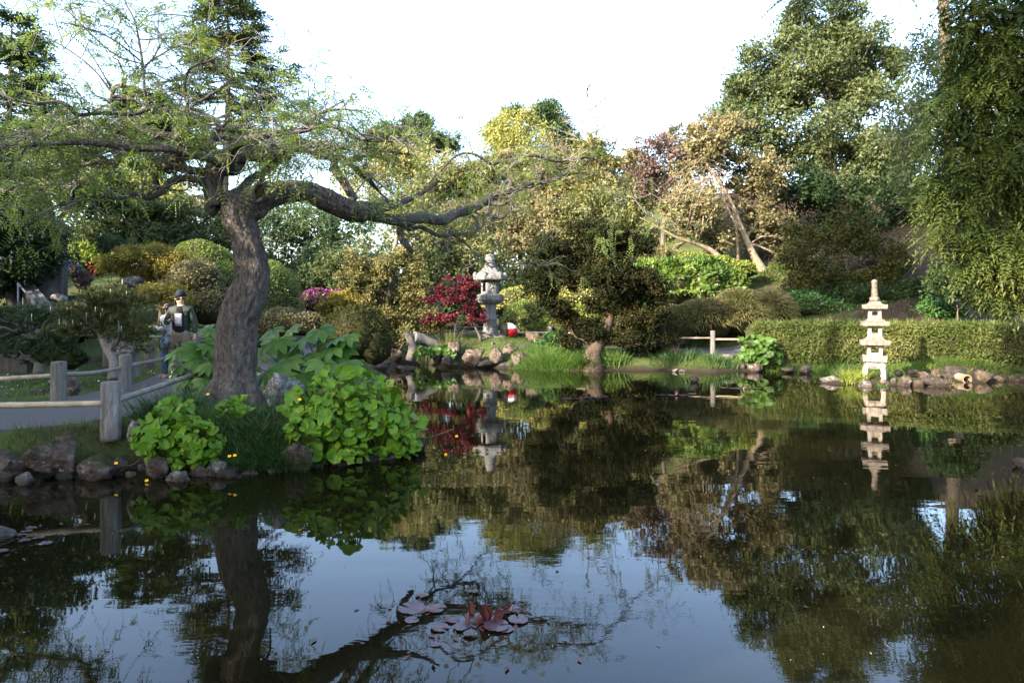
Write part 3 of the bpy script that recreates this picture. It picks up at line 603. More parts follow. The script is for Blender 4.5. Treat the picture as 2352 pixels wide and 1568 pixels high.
T('pale_trunk_tree', 'low bowed pale trunk bending toward the pond with tan foliage', 'tree', 1668, d1,
  [(1560, 500, 50, 50, 0), (1610, 490, 50, 50, .2), (1530, 590, 30, 24, 0), (1580, 610, 40, 22, .6), (1650, 560, 40, 40, .8)], 'olive_brown', 'bark_pale', 260, 36, .4, .14, .09, 54, rad=.13, limbs=6, trunk=tr2, shell=.7)
rng = np.random.default_rng(55); root = thing('bare_tree', 'spray of leafless pale twigs arching beside the pale trunk', 'bare tree', gbase(1700, 28.5)); g = G()
for k in range(40):
    a = P(1650 + rng.normal() * 22, 430 + rng.normal() * 26, 28.6 + rng.normal() * .3); e = P(1500 + rng.random() * 110, 430 + rng.random() * 130, 28 + rng.normal() * .7); m = (a + e) / 2 + (0, 0, .5 + .5 * rng.random())
    tube(g, spline([a, m, e], 6), np.linspace(.016, .004, 13), 4, False)
tube(g, [gbase(1700, 28.5), P(1690, 520, 28.5), P(1652, 430, 28.6)], [.08, .06, .04], 6); g.build('trunk', M['bark_pale'], root)
T('broadleaf_tree', 'large billowing green broadleaf tree dominating the slope', 'tree', 1930, 37,
  [(1900, 110, 120, 70), (1830, 170, 110, 70), (1980, 130, 100, 80), (1750, 250, 110, 80), (1860, 270, 130, 90), (1990, 240, 110, 90), (2070, 300, 80, 90), (1690, 330, 70, 60), (1800, 370, 120, 80), (1930, 380, 130, 90), (2040, 420, 90, 90),
   (1880, 40, 70, 50), (1960, 50, 60, 40), (1740, 150, 50, 44), (1690, 210, 40, 40), (2040, 170, 40, 50), (2060, 130, 20, 30)],
  'green', 'bark_far', 2150, 40, .7, .20, .105, 56, rad=.5, limbs=26, shell=.55)
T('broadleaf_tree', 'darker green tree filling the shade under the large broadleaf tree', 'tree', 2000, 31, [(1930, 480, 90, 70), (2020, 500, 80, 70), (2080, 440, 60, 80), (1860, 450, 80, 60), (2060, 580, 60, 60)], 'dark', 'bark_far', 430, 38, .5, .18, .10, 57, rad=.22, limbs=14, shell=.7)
T('large_bush', 'broad dark olive bush standing over the sunlit slope behind the pagoda', 'bush', 1920, 25.5, [(1850, 580, 70, 70), (1930, 540, 80, 60), (2000, 600, 80, 60), (1880, 650, 80, 50), (1980, 660, 90, 40), (2040, 640, 50, 50)], 'dark_brown', 'bark_far', 560, 38, .34, .13, .05, 58, rad=.12, limbs=16, shell=.7)
for q, (x, d) in enumerate([(1905, 25.4), (1930, 25.8), (2090, 26.5)]): pass
for q, (x, w, lab) in enumerate([(1912, 60, 'low dark stemmy thicket at the foot of the dark olive bush'), (2030, 60, 'shaded grassy thicket right of the dark olive bush')]):
    T('thicket', lab, 'thicket', x, 24.6, [(x, 690, w, 26), (x + 50, 680, w * .8, 30)], 'dark', 'bark_far', 200, 36, .3, .14, .03, 60 + q, rad=.05, shell=.8)

for q, (x, y, w, h, d, lab) in enumerate([(2195, 650, 60, 44, 19.6, 'dark shrub hiding the foot of the pale stem under the redwood boughs'), (2110, 668, 40, 26, 22.5, 'dark low shrub on the bare slope nearest the dark olive bush'), (2290, 700, 54, 22, 19.4, 'low dark shrub on the bare slope under the redwood boughs'), (2160, 712, 44, 18, 20.4, 'small leafy shrub low on the bare slope just over the hedge'), (2070, 640, 60, 60, 27, 'tall shadowy shrub behind the bare slope')]):
    T('slope_shrub', lab, 'shrub', x, d, [(x - w * .4, y, w * .6, h), (x + w * .4, y + 4, w * .6, h * .9)], 'dark' if q != 3 else 'ivy', 'bark_far', 130, 34, .26, .11, .055, 160 + q, rad=.05)
# laurel, mounds and domes round the far bank
dome_shrub('laurel_bush', 'glossy large-leaved laurel bush shining beside the dark pond-side pine', lobes_px(26, [(1540, 655, 60, 58), (1610, 655, 70, 60), (1665, 662, 50, 48), (1490, 645, 40, 50)]), M['laurel'], 11000, .22, .11, 71, bump=.10, out_w=.5)
dome_shrub('golden_shrub', 'yellow-green low shrub before the pale leaning trunks', lobes_px(27.2, [(1640, 610, 50, 22), (1690, 622, 50, 24), (1590, 600, 50, 18)]), M['yellow_green'], 4200, .12, .06, 72, bump=.12)
dome_shrub('golden_shrub', 'bright green scrub at the foot of the straight pale trunk', lobes_px(28.2, [(1800, 640, 50, 30), (1830, 670, 60, 34), (1760, 655, 40, 22)]), M['grass_olive'], 4200, .16, .05, 73, bump=.16)
dome_shrub('ivy_bank', 'ivy-covered bank below the dark olive bush', lobes_px(24.4, [(1840, 700, 60, 30), (1890, 710, 60, 26), (1940, 716, 60, 22), (2010, 712, 70, 22), (2080, 700, 70, 22)]), M['ivy'], 6000, .12, .08, 74, cat='ivy', bump=.14)
rng = np.random.default_rng(75)
def grass_mound(name, label, lobes, m, n, H, Wd, seed, lean=.8, cat='grass mound'):
    rng = np.random.default_rng(seed); lobes = np.asarray(lobes); c0 = lobes[:, :3].mean(0); root = thing(name, label, cat, (c0[0], c0[1], gz(c0[0], c0[1]))); g = G(); gc = G(); V, TT = ico(3)
    r = lobes[:, 3:]; k = rng.choice(len(lobes), n, p=(r[:, 0] * r[:, 2]) / (r[:, 0] * r[:, 2]).sum()); d = rnd(rng, n); d[:, 2] = np.abs(d[:, 2]) * 1.2 - .25; d = nrm(d)
    bm = 1 + .16 * fbm(d * 2.5 + k[:, None] * 3, 3, seed); p = lobes[k, :3] + r[k] * d * bm[:, None] * .93; out = nrm(d / r[k])
    L2 = H * (.6 + .8 * rng.random(n)); D = nrm(out + rnd(rng, n) * .55 + np.array([0, 0, .25])); S = nrm(np.cross(D, rnd(rng, n))) * Wd * .5; e = p + D * L2[:, None]; e2 = e + nrm(out * .6 - np.array([0, 0, lean])) * L2[:, None] * .55; md = p + D * L2[:, None] * .6
    Vv = np.stack([p - S, p + S, md + S * .9, md - S * .9, e2], 1).reshape(-1, 3); b = np.arange(n)[:, None] * 5
    g.add(Vv, b + np.array([[0, 1, 2, 3]]), b + np.array([[3, 2, 4]])); g.build('foliage', m, root)
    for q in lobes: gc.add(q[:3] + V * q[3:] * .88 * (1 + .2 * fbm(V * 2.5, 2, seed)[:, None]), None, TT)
    gc.build('mound_core', M['core'], root); return root
grass_mound('grass_mound', 'shaggy clipped bank of dwarf bamboo above the path', lobes_px(23.6, [(1560, 745, 60, 40), (1630, 735, 70, 48), (1700, 722, 70, 54), (1770, 718, 50, 44), (1500, 750, 40, 40)]), M['grass_tan'], 11000, .22, .03, 75, cat='bamboo bank')
dome_shrub('round_shrub', 'smooth green dome shrub behind the red-draped stone', lobes_px(25.3, [(1205, 740, 52, 52)]), M['domes'], 4200, .10, .03, 76, bump=.03)
dome_shrub('golden_shrub', 'bright yellow-green cloud shrub behind the stone lantern', lobes_px(27.5, [(1190, 690, 50, 30), (1250, 680, 50, 36), (1150, 700, 40, 26), (1300, 700, 50, 40), (1350, 690, 50, 44)]), M['yellow'], 6200, .13, .07, 77, bump=.16)
dome_shrub('golden_shrub', 'lime-green shrub under the dark pond-side pine', lobes_px(24.6, [(1290, 750, 50, 30), (1340, 735, 46, 36), (1250, 760, 40, 24), (1400, 740, 50, 40), (1450, 735, 46, 40)]), M['yellow_green'], 5200, .12, .06, 78, bump=.14)
dome_shrub('dark_hedge', 'low dark hedge behind the fence at the red maple', lobes_px(26.6, [(1050, 742, 50, 18), (1090, 740, 40, 18), (990, 742, 50, 22)]), M['dark'], 3200, .10, .05, 79, bump=.08)

# hedge along the water on the right
hp = spline([P(1716, 790, 20.6) * (1, 1, 0), P(1900, 790, 19.7) * (1, 1, 0), P(2120, 790, 18.6) * (1, 1, 0), P(2352, 790, 17.6) * (1, 1, 0), np.array([18, 15.2, 0]), np.array([21.5, 11, 0])], 10)
rng = np.random.default_rng(80); t_ = nrm(np.gradient(hp, axis=0)); sd_ = np.stack([-t_[:, 1], t_[:, 0], t_[:, 0] * 0], 1)
root = thing('hedge', 'long clipped box hedge running along the water behind the small pagoda', 'hedge', (hp[10][0], hp[10][1], gz(*hp[10][:2])))
g = G(); n = 29000; u = rng.random(n); u = np.where(rng.random(n) < .8, u * .72, u); k = u * (len(hp) - 1.001); i0 = k.astype(int); f = (k - i0)[:, None]
c = hp[i0] * (1 - f) + hp[i0 + 1] * f; s = sd_[i0]; a = rng.random(n) * PI * 1.25 - .12 * PI
hw, hh = .62, .98; e = 4.0
cx = np.sign(np.cos(a)) * np.abs(np.cos(a)) ** (2 / e); cz = np.sign(np.sin(a)) * np.abs(np.sin(a)) ** (2 / e); cz = np.where(cz < 0, cz * .0 + .05, cz)
endf = np.minimum(1, (u * (len(hp) - 1) / 2.0 + .12)) ** .45; q = np.stack([cx, cz], 1)
zg = hz(c[:, 0], c[:, 1], False); out = nrm(-s * cx[:, None] + np.array([0, 0, 1]) * cz[:, None] ** 3)
bm = 1 + .12 * fbm(c * .9 + q[:, :1] * 2 + np.stack([cz * 0, cz * 0, cz * 2], 1), 3, 81) - .06 * rng.random(n)
low = rng.random(n); zz = np.where(np.abs(cx) > .93, low, cz); p = c - s * (cx * hw * bm * endf)[:, None]; p[:, 2] = np.minimum(zg, .45) * .9 - .02 + (zz * (hh + .07) * (.97 + .05 * bm)) * endf ** .3
leafquads(g, rng, p - out * .04, nrm(out * .7 + rnd(rng, n) * .9), nrm(out + rnd(rng, n) * .8 + np.array([0, 0, .2])), .10, .034)
tp = rng.random(n) < .18; leafquads(g, rng, p[tp], nrm(out[tp] + rnd(rng, tp.sum()) * .5 + np.array([0, 0, .6])), rnd(rng, tp.sum()), .14, .02)
g.build('foliage', M['hedge'], root)
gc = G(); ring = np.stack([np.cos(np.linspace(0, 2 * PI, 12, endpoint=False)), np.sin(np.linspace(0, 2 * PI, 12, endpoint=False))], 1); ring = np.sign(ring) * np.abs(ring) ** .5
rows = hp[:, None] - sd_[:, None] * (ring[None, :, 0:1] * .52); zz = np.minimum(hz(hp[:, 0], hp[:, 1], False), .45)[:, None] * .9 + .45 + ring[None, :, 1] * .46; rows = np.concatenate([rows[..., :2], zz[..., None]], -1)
i = np.arange(len(hp) - 1)[:, None] * 12; j = np.arange(12)[None]; gc.add(rows, np.stack([i + j, i + (j + 1) % 12, i + 12 + (j + 1) % 12, i + 12 + j], -1)); gc.build('dark_core', M['core'], root)

# clipped domes, azaleas and golden pines on the left slope
dome_shrub('clipped_dome', 'clipped green dome shrub, the higher one left of the near trunk', lobes_px(22.5, [(455, 590, 56, 40), (480, 600, 56, 40)]), M['domes'], 8500, .065, .026, 91, bump=.03)
dome_shrub('clipped_dome', 'clipped yellow-green dome touching the near trunk on its left', lobes_px(19.6, [(510, 645, 48, 46)]), M['domes'], 6500, .06, .026, 92, bump=.04)
dome_shrub('clipped_dome', 'great clipped dome showing right of the near trunk', lobes_px(21, [(600, 700, 94, 106)]), M['domes'], 12500, .065, .026, 93, bump=.03)
dome_shrub('azalea_mound', 'brownish olive azalea mound above the couple', lobes_px(17.6, [(450, 640, 60, 44), (420, 670, 50, 34), (480, 700, 60, 50), (400, 700, 40, 34)]), M['olive_brown'], 5200, .075, .03, 94, bump=.12)
dome_shrub('azalea_mound', 'olive mound right behind the near trunk above big palmate leaves', lobes_px(16.5, [(640, 745, 60, 40), (700, 745, 50, 30), (590, 760, 50, 50)]), M['olive_brown'], 4200, .07, .03, 95, bump=.10)
az = lobes_px(23.5, [(732, 695, 42, 30), (770, 690, 36, 22), (710, 720, 30, 20)])
rt = dome_shrub('azalea_bush', 'purple flowering azalea bush beyond the near trunk', az, M['olive'], 2600, .08, .04, 96, bump=.15)
g = G(); rng = np.random.default_rng(97); n = 2600; k = rng.choice(3, n); dd = rnd(rng, n); dd[:, 2] = np.abs(dd[:, 2]); ok = fbm(dd * 3 + k[:, None] * 5, 2, 4) > -.25; p = az[k, :3] + az[k, 3:] * dd * 1.02
leafquads(g, rng, p[ok], nrm(dd[ok] + rnd(rng, ok.sum())), rnd(rng, ok.sum()), .09, .08); g.build('blossom', M['azalea'], rt)
T('golden_juniper', 'cloud-pruned golden juniper in stepped pads left of the stone lantern', 'juniper', 900, 22.3,
  [(850, 605, 58, 42), (930, 610, 46, 36), (820, 640, 40, 30), (890, 660, 70, 40), (950, 680, 40, 44), (830, 690, 40, 26), (930, 745, 50, 40), (980, 740, 36, 36), (880, 730, 44, 30)], 'gold', 'bark_brown', 720, 42, .24, .10, .045, 98, rad=.14, limbs=20)
T('golden_juniper', 'small orange-gold pad-shaped juniper above the dark rounded yew', 'juniper', 780, 22.8, [(790, 690, 40, 24), (765, 712, 34, 18), (830, 700, 30, 20)], 'gold_bright', 'bark_brown', 210, 40, .22, .10, .045, 99, rad=.08)
T('golden_pine', 'golden-topped pruned pine glowing on the shaded left slope', 'pine tree', 375, 18.5, [(330, 590, 60, 26), (385, 600, 50, 30), (275, 615, 40, 24), (350, 625, 56, 26), (420, 620, 30, 26)], 'gold_bright', 'bark_brown', 420, 42, .20, .10, .03, 100, rad=.09, limbs=14,
  trunk=[P(368, 770, 17.6), P(372, 700, 17.8), P(365, 650, 18.2), P(350, 605, 18.5)])
T('golden_pine', 'low orange-yellow pine pads just behind the couple', 'pine tree', 370, 16.4, [(360, 668, 36, 14), (345, 684, 30, 12), (400, 672, 34, 12), (420, 690, 30, 12)], 'gold_bright', 'bark_brown', 150, 40, .17, .085, .028, 101, rad=.06)
T('small_pine', 'small dark blue-green layered pine above the red-flowered shrub', 'pine tree', 265, 24, [(262, 560, 40, 16), (240, 575, 36, 12), (290, 575, 36, 14)], 'pine', 'bark_far', 150, 36, .3, .14, .03, 102, rad=.07)
rt = T('flowering_shrub', 'loose shrub with red flowers and yellow-green shoots over the boulder', 'shrub', 200, 20.5, [(170, 600, 30, 24), (205, 605, 36, 20), (240, 615, 24, 18), (180, 580, 30, 20)], 'yellow_green', 'bark_far', 190, 30, .25, .12, .05, 103, rad=.04, shell=.8)
g = G(); rng = np.random.default_rng(104); lb = lobes_px(20.3, [(215, 612, 34, 14), (190, 616, 26, 10)]); p, o_, _ = crown_pts(rng, lb, 90, 4, .25); leafquads(g, rng, p, rnd(rng, len(p)), rnd(rng, len(p)), .06, .05); g.build('blossom', M['redflower'], rt)
rt = T('wisteria', 'pale lavender wisteria hanging in the shade over the stone stair', 'wisteria', 60, 18.5, [(60, 590, 70, 30), (130, 600, 40, 26), (20, 600, 40, 30)], 'dark', 'bark_far', 120, 24, .3, .12, .05, 105, rad=.06)
g = G(); p, o_, _ = crown_pts(rng, lobes_px(18.2, [(60, 600, 66, 22), (130, 608, 36, 18)]), 110, 16, .18); leafquads(g, rng, p, rnd(rng, len(p)), rnd(rng, len(p)), .07, .06); g.build('blossom', M['lavender'], rt)

# black pine with candles leaning over the back fence, and shrubs round it
def pine_pads(name, label, x, d, lobes, trunk, seed, n, leaf='pine_olive', bark='bark_grey', rad=.1, candles=26):
    rng = np.random.default_rng(seed); lb = lobes_px(d, lobes); root = thing(name, label, 'pine tree', (trunk[0][0], trunk[0][1], gz(trunk[0][0], trunk[0][1]))); g = G(); gt = G()
    p, out, cc = crown_pts(rng, lb, n, 7, .16, .85, .5); D = nrm(out * .4 + rnd(rng, len(p)) * .4 + np.array([0, 0, .8])); tufts(g, rng, p, D, 15, .12, .011, .75); g.build('crown', M[leaf], root)
    tr = spline(trunk, 8); tube(gt, tr, np.linspace(rad, rad * .3, len(tr)), 8)
    for c in cc[rng.choice(len(cc), 46, replace=False)]:
        k = int(np.argmin(np.linalg.norm(tr - c + (0, 0, .25), axis=1))); tube(gt, wiggle(rng, tr[k], c, 9, .13), np.linspace(rad * .34, .008, 9), 5, False)
    gt.build('trunk', M[bark], root)
    if candles:
        gcn = G()
        for c in p[rng.choice(len(p), candles, replace=False)]: tube(gcn, [c, c + (0, 0, .10 + .08 * rng.random())], [.011, .006], 4)
        gcn.build('candles', M['candle'], root)
    return root
pine_pads('black_pine', 'gnarled black pine with pale upright candles leaning over the back fence', 240, 11.8, [(225, 690, 60, 22), (290, 680, 50, 24), (180, 720, 50, 20), (250, 730, 90, 26), (320, 700, 40, 24), (210, 765, 60, 20), (300, 765, 60, 22), (150, 760, 40, 22), (345, 755, 30, 18), (335, 792, 36, 18), (372, 806, 24, 14)],
          [P(262, 872, 11.4), P(262, 830, 11.5), P(240, 790, 11.7), P(228, 740, 11.8), P(255, 700, 11.9)], 111, 190)
pine_pads('low_pine', 'low spreading dark pine behind the back fence at the picture edge', 60, 12.6, [(30, 740, 70, 34), (90, 730, 60, 34), (130, 790, 50, 34), (40, 800, 70, 40), (-40, 760, 60, 60), (100, 800, 50, 36)],
          [P(90, 860, 12.4), P(90, 800, 12.5), P(60, 760, 12.6)], 112, 230, 'pine', candles=10)
dome_shrub('yew_bush', 'dark rounded yew at the corner of the peninsula', lobes_px(15.6, [(820, 770, 78, 70), (780, 760, 44, 40), (860, 790, 50, 60), (800, 800, 60, 40)]), M['dark_brown'], 9500, .085, .022, 113, bump=.09, core=.8, up=.5)
dome_shrub('low_shrub', 'low dark evergreen shrub under the black pine', lobes_px(11.6, [(150, 825, 44, 26), (110, 815, 34, 22)]), M['dark'], 2600, .06, .025, 114, bump=.14)

# dark pond-side pine in the middle of the far bank
dp = 20.3
cl = [(1370, 540, 70, 34), (1290, 580, 60, 40), (1440, 580, 60, 40), (1240, 650, 44, 40), (1330, 620, 70, 40), (1420, 640, 70, 40), (1490, 660, 40, 44), (1260, 710, 50, 28), (1470, 730, 60, 36), (1390, 700, 50, 30), (1330, 780, 50, 18), (1440, 780, 70, 24), (1510, 780, 40, 22), (1320, 740, 34, 20), (1380, 760, 50, 24), (1380, 640, 80, 60), (1430, 690, 50, 40)]
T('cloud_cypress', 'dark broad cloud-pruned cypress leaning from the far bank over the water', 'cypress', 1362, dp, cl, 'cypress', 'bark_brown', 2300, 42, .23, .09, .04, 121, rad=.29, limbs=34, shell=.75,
  trunk=[P(1358, 850, dp - .6), P(1362, 815, dp - .4), P(1385, 770, dp), P(1400, 720, dp), P(1370, 650, dp), P(1350, 590, dp)])
T('small_cypress', 'thick leaning brown stem with dark sprays right of the cloud-pruned cypress', 'cypress', 1568, 21, [(1520, 790, 34, 20), (1490, 770, 34, 20), (1540, 770, 30, 16), (1480, 815, 50, 26), (1530, 822, 30, 18), (1440, 822, 30, 18)], 'cypress', 'bark_brown', 260, 36, .2, .08, .03, 122, rad=.2, limbs=8, trunk=[P(1572, 822, 20.6), P(1540, 800, 20.6), P(1510, 785, 20.7), P(1490, 760, 20.8)])
T('red_maple', 'small crimson Japanese maple spreading left of the stone lantern', 'maple', 1104, 21.9, [(1050, 650, 34, 18), (1015, 668, 34, 14), (1080, 672, 36, 24), (1050, 690, 50, 16), (1010, 735, 40, 16), (1070, 715, 40, 18), (1095, 735, 26, 16), (1000, 690, 24, 10)], 'maple_red', 'bark_far', 330, 28, .15, .065, .042, 123, rad=.045, limbs=14, flat=.4, shell=.9,
  trunk=[P(1105, 778, 21.9), P(1092, 752, 21.9), P(1082, 725, 22), P(1062, 690, 22), P(1050, 650, 22)])
T('small_bush', 'sprig of small-leaved bush beside the fence on the lantern mound', 'bush', 1262, 21.4, [(1250, 790, 24, 14), (1275, 775, 24, 16), (1300, 790, 30, 12)], 'ivy', 'bark_far', 70, 30, .16, .09, .05, 124, rad=.03)

# redwood boughs hanging in from the right, its pale stem, and a bough tip at the top
rng = np.random.default_rng(130); dR = 13.0
b0 = (14.5, 14.5, gz(14.5, 14.5)); root = thing('redwood_tree', 'huge dark redwood with drooping feathery boughs filling the picture edge', 'redwood', b0); g = G(); gt = G()
lb = lobes_px(dR, [(2300, 60, 120, 130), (2240, 200, 70, 110), (2330, 260, 120, 120), (2180, 330, 70, 70), (2260, 400, 110, 90), (2370, 440, 100, 110), (2170, 520, 50, 60), (2240, 570, 80, 60), (2330, 580, 80, 70), (2400, 620, 70, 60), (2130, 440, 40, 60), (2280, 640, 60, 30), (2330, 660, 40, 30), (2450, 100, 120, 160), (2460, 350, 120, 160), (2190, 110, 30, 70), (2180, 20, 36, 60), (2170, 230, 40, 60)])
n = 5600; lb[:, 0] += .30; ls = sublobes(rng, lb, 13, .36); ls[:, 5] *= 1.35; r = ls[:, 3:]; wgt = r[:, 0] * r[:, 2]; k = rng.choice(len(ls), n, p=wgt / wgt.sum()); dr = rnd(rng, n); cc = ls[k, :3] + r[k] * dr * (1 - .35 * rng.random(n)[:, None] ** 1.3)
D = nrm(np.stack([-.4 + .5 * rng.normal(size=n), -.25 + .5 * rng.normal(size=n), -.55 + .25 * rng.normal(size=n)], 1) + dr * .7); N = nrm(np.stack([rng.normal(size=n) * .4, rng.normal(size=n) * .4 - .35, np.ones(n)], 1))
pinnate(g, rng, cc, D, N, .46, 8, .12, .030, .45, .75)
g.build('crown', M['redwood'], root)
gi = G(); crown(gi, rng, lb * np.array([1, 1, 1, .85, .8, .9]), 1100, 20, .3, .20, .05, .2, .8); gi.build('inner_foliage', M['dark'], root)  # darker leaves inside put the boughs' self-shade into the colour
tube(gt, [(14.5, 14.5, -.2), (14.4, 14.5, 6), (14.2, 14.6, 14), (14.1, 14.6, 22)], [.75, .55, .4, .1], 12)
for q in range(46):
    c = cc[rng.integers(n)]; s = np.array([14.3, 14.5, c[2] + 1.0 + .8 * rng.random()]); tube(gt, spline([s, (s + c) / 2 + (0, 0, .3), c], 6), np.linspace(.07, .008, 13), 5, False)
gt.build('trunk', M['bark_brown'], root)
root = thing('tall_stem', 'pale smooth upright tree stem half hidden behind the redwood boughs', 'tree', gbase(2178, 21)); g = G()
tube(g, wiggle(rng, np.array(gbase(2200, 21)) - (0, 0, .2), P(2164, -60, 21), 14, .006), np.linspace(.19, .15, 14), 12); g.build('trunk', M['bark_pale'], root)
g = G(); lb2 = lobes_px(21.6, [(2130, 120, 50, 50), (2090, 300, 50, 70), (2150, 200, 40, 60), (2110, 400, 50, 70), (2200, -80, 130, 60)]); crown(g, rng, lb2, 330, 36, .4, .16, .05); g.build('crown', M['green'], root)
root = thing('hanging_bough', 'dark conifer bough dipping in at the top edge over the large broadleaf tree', 'conifer', (8, 17, gz(8, 17))); 
g = G(); n = 90; x = rng.random(n); D = nrm(np.stack([-1 + rng.normal(size=n) * .5, rng.normal(size=n) * .5, -.35 + rng.normal(size=n) * .2], 1)); pos = np.array([P(1800 + 190 * t, -8 - 30 * abs(t - .3) + rng.normal() * 10, 16 + rng.normal() * .3) for t in x])
pinnate(g, rng, pos, D, nrm(rng.normal(size=(n, 3)) * .3 + np.array([0, 0, 1])), .45, 7, .13, .03, .4, .7); g.build('crown', M['conifer'], root)
g = G(); tube(g, [P(1790, 0, 16), P(1880, -16, 16), P(2000, -60, 16.2), np.array([14.2, 15, 10.5])], [.012, .03, .05, .12], 6); g.build('branch', M['bark_brown'], root)

# unseen trees set behind and beside the viewer, crowns sized and placed for their shade
def shade_tree(label, x, y, z0, z1, r, seed, n=130, m='green'):
    lb = []; rng = np.random.default_rng(seed)
    for k in range(6): lb.append((x + rng.normal() * r * .35, y + rng.normal() * r * .35, z0 + (z1 - z0) * (k + .5) / 6, r * .75, r * .75, (z1 - z0) / 6 + .6))
    make_tree('unseen_shade_tree', label, 'tree', (x, y, gz(x, y)), lb, M[m], M['bark_far'], n, 26, 1.1, .55, .36, seed, rad=.35, limbs=10)
shade_tree('unseen leafy tree on the near bank, placed to shade the near peninsula', -13.5, .5, 2.2, 7.4, 3.4, 201, 170)
shade_tree('second unseen leafy tree, placed to shade the path beyond the fence', -17.5, 5.5, 2.0, 6.2, 3.0, 202, 220)
shade_tree('third unseen leafy tree beyond the path, placed to shade the stone stair', -21.5, 9.5, 2.4, 6.8, 3.2, 203, 200)
shade_tree('slim unseen leafy tree, added to shade the foot of the stair', -18.4, 7.0, 3.0, 8.4, 2.3, 208, 150)
shade_tree('unseen leafy tree behind the viewer, added to shade the foreground water', -11.2, -5.6, 2.6, 9.0, 3.2, 207, 220)
shade_tree('tall unseen dark tree behind the viewer, placed to shade the redwood boughs', -7.2, -3.0, 14.6, 26, 4.3, 204, 620, 'dark')
shade_tree('second tall unseen dark tree behind the viewer, placed to shade the slope across the pond', -15.4, -3.5, 18.8, 28, 3.6, 205, 230, 'dark')
shade_tree('third tall unseen dark tree behind the viewer, placed to shade the dark bush', -19.5, -3.0, 20, 28, 3.4, 206, 200, 'dark')

# ------------------------------------------------------------------ the near twisted tree
DT = 8.97
rng = np.random.default_rng(301)
def LP(L):
    """rows x, y, width in picture pixels, extra depth -> spline of x, y, z, radius"""
    rows = []
    for q in L:
        d = DT + (q[3] if len(q) > 3 else 0); rows.append((*P(q[0], q[1], d), q[2] / FPX * d * .5))
    return np.array(rows)
def bark_disp(amp, fr, seed, knobs=0.0):
    def f(p, a, rad):
        s = np.concatenate([[0], np.cumsum(np.linalg.norm(np.diff(p, axis=0), axis=1))])
        q = np.stack([np.cos(a)[None] * fr + s[:, None] * 0, np.sin(a)[None] * fr + s[:, None] * 0, np.repeat(s[:, None] * 6.0, len(a), 1)], -1)
        tw = q + .5 * np.stack([fbm(q * .7, 2, seed + 3)] * 3, -1)
        rid = 1 - np.abs(vnoise(tw, seed)) * 2; rid2 = 1 - np.abs(vnoise(tw * 2.3, seed + 9)) * 2
        k = np.minimum(1, rad / .16)[:, None]
        return amp * k * (rid * .65 + rid2 * .35 - .75) + knobs * rad[:, None] * fbm(q * np.array([.35, .35, .5]), 2, seed + 5)
    return f
base = (PX(540, DT), DT, gz(PX(540, DT), DT))
tree = thing('twisted_tree', 'large twisted dark-barked tree with feathery leaves leaning over the pond from the near bank', 'tree', base)
g = G()
def limb(L, n=10, sides=14, amp=.012, fr=2.2, seed=1, knobs=.12, cap=True):
    s = spline(LP(L), n); tube(g, s[:, :3], np.maximum(s[:, 3], .004), sides, cap, bark_disp(amp, fr, seed, knobs) if sides >= 10 else None); return s
LIMBS = []
trunk_px = [(536, 985, 150), (537, 950, 134), (539, 915, 108), (541, 870, 94), (541, 811, 92), (546, 740, 87), (562, 693, 89), (580, 646, 80), (578, 610, 74), (567, 555, 68), (551, 510, 80), (546, 472, 78), (546, 455, 66), (549, 442, 42), (551, 433, 20)]
limb(trunk_px, 18, 80, .030, 5.5, 7, .08)
main_r = limb([(548, 500, 70, .02), (580, 468, 78, .05), (612, 452, 63, .1), (645, 443, 55, .16), (680, 439, 50, .25), (719, 446, 52, .38), (766, 467, 50, .5), (800, 482, 51, .6), (826, 486, 50, .7), (850, 482, 42, .8), (874, 474, 34, .9), (902, 470, 24, 1.0), (930, 462, 14, 1.2), (975, 440, 9, 1.4), (1010, 415, 6, 1.5)], 12, 52, .022, 4.5, 17, .08)
LIMBS.append(limb([(830, 492, 22, .75), (868, 499, 26, .95), (911, 506, 26, 1.3), (969, 500, 25, 1.8), (1016, 506, 24, 2.3), (1048, 490, 22, 2.7), (1087, 479, 20, 3.1), (1118, 459, 20, 3.3), (1149, 445, 17, 3.5), (1184, 436, 14, 3.7), (1223, 422, 12, 3.9), (1262, 416, 9, 4.1), (1298, 402, 6, 4.2), (1345, 396, 3.5, 4.3)], 9, 20, .009, 3, 27, .15))
LIMBS.append(limb([(1165, 440, 13, 3.6), (1173, 416, 10, 3.6), (1145, 393, 9, 3.6), (1130, 379, 8, 3.6), (1165, 369, 7, 3.7), (1223, 358, 6, 3.8), (1282, 371, 5.5, 3.9), (1345, 362, 4.5, 4), (1380, 373, 4, 4.1), (1423, 416, 3, 4.2), (1470, 471, 2.5, 4.2), (1501, 500, 2, 4.2)], 7, 10, .004, 2, 31))
LIMBS.append(limb([(1130, 379, 7, 3.6), (1087, 354, 6, 3.4), (1048, 358, 5, 3.2), (1008, 397, 4, 3.0), (985, 420, 2.5, 2.9)], 6, 8))
LIMBS.append(limb([(1118, 465, 14, 3.3), (1150, 470, 9, 3.3), (1175, 462, 8, 3.2), (1168, 488, 7, 3.1), (1150, 500, 7, 3.0), (1120, 496, 5, 3)], 6, 8))
LIMBS.append(limb([(935, 512, 18, 1.5), (921, 524, 18, 1.5), (921, 545, 17, 1.5), (932, 562, 15, 1.5), (948, 580, 10, 1.5)], 6, 12, .006, 2, 33))
LIMBS.append(limb([(950, 505, 14, 1.7), (938, 526, 12, 1.8), (969, 522, 10, 2.1), (1008, 541, 9, 2.4), (1048, 537, 8, 2.7), (1090, 533, 8, 3.0), (1098, 514, 7, 3.1), (1083, 492, 6, 3.1)], 6, 10, .004, 2, 35))
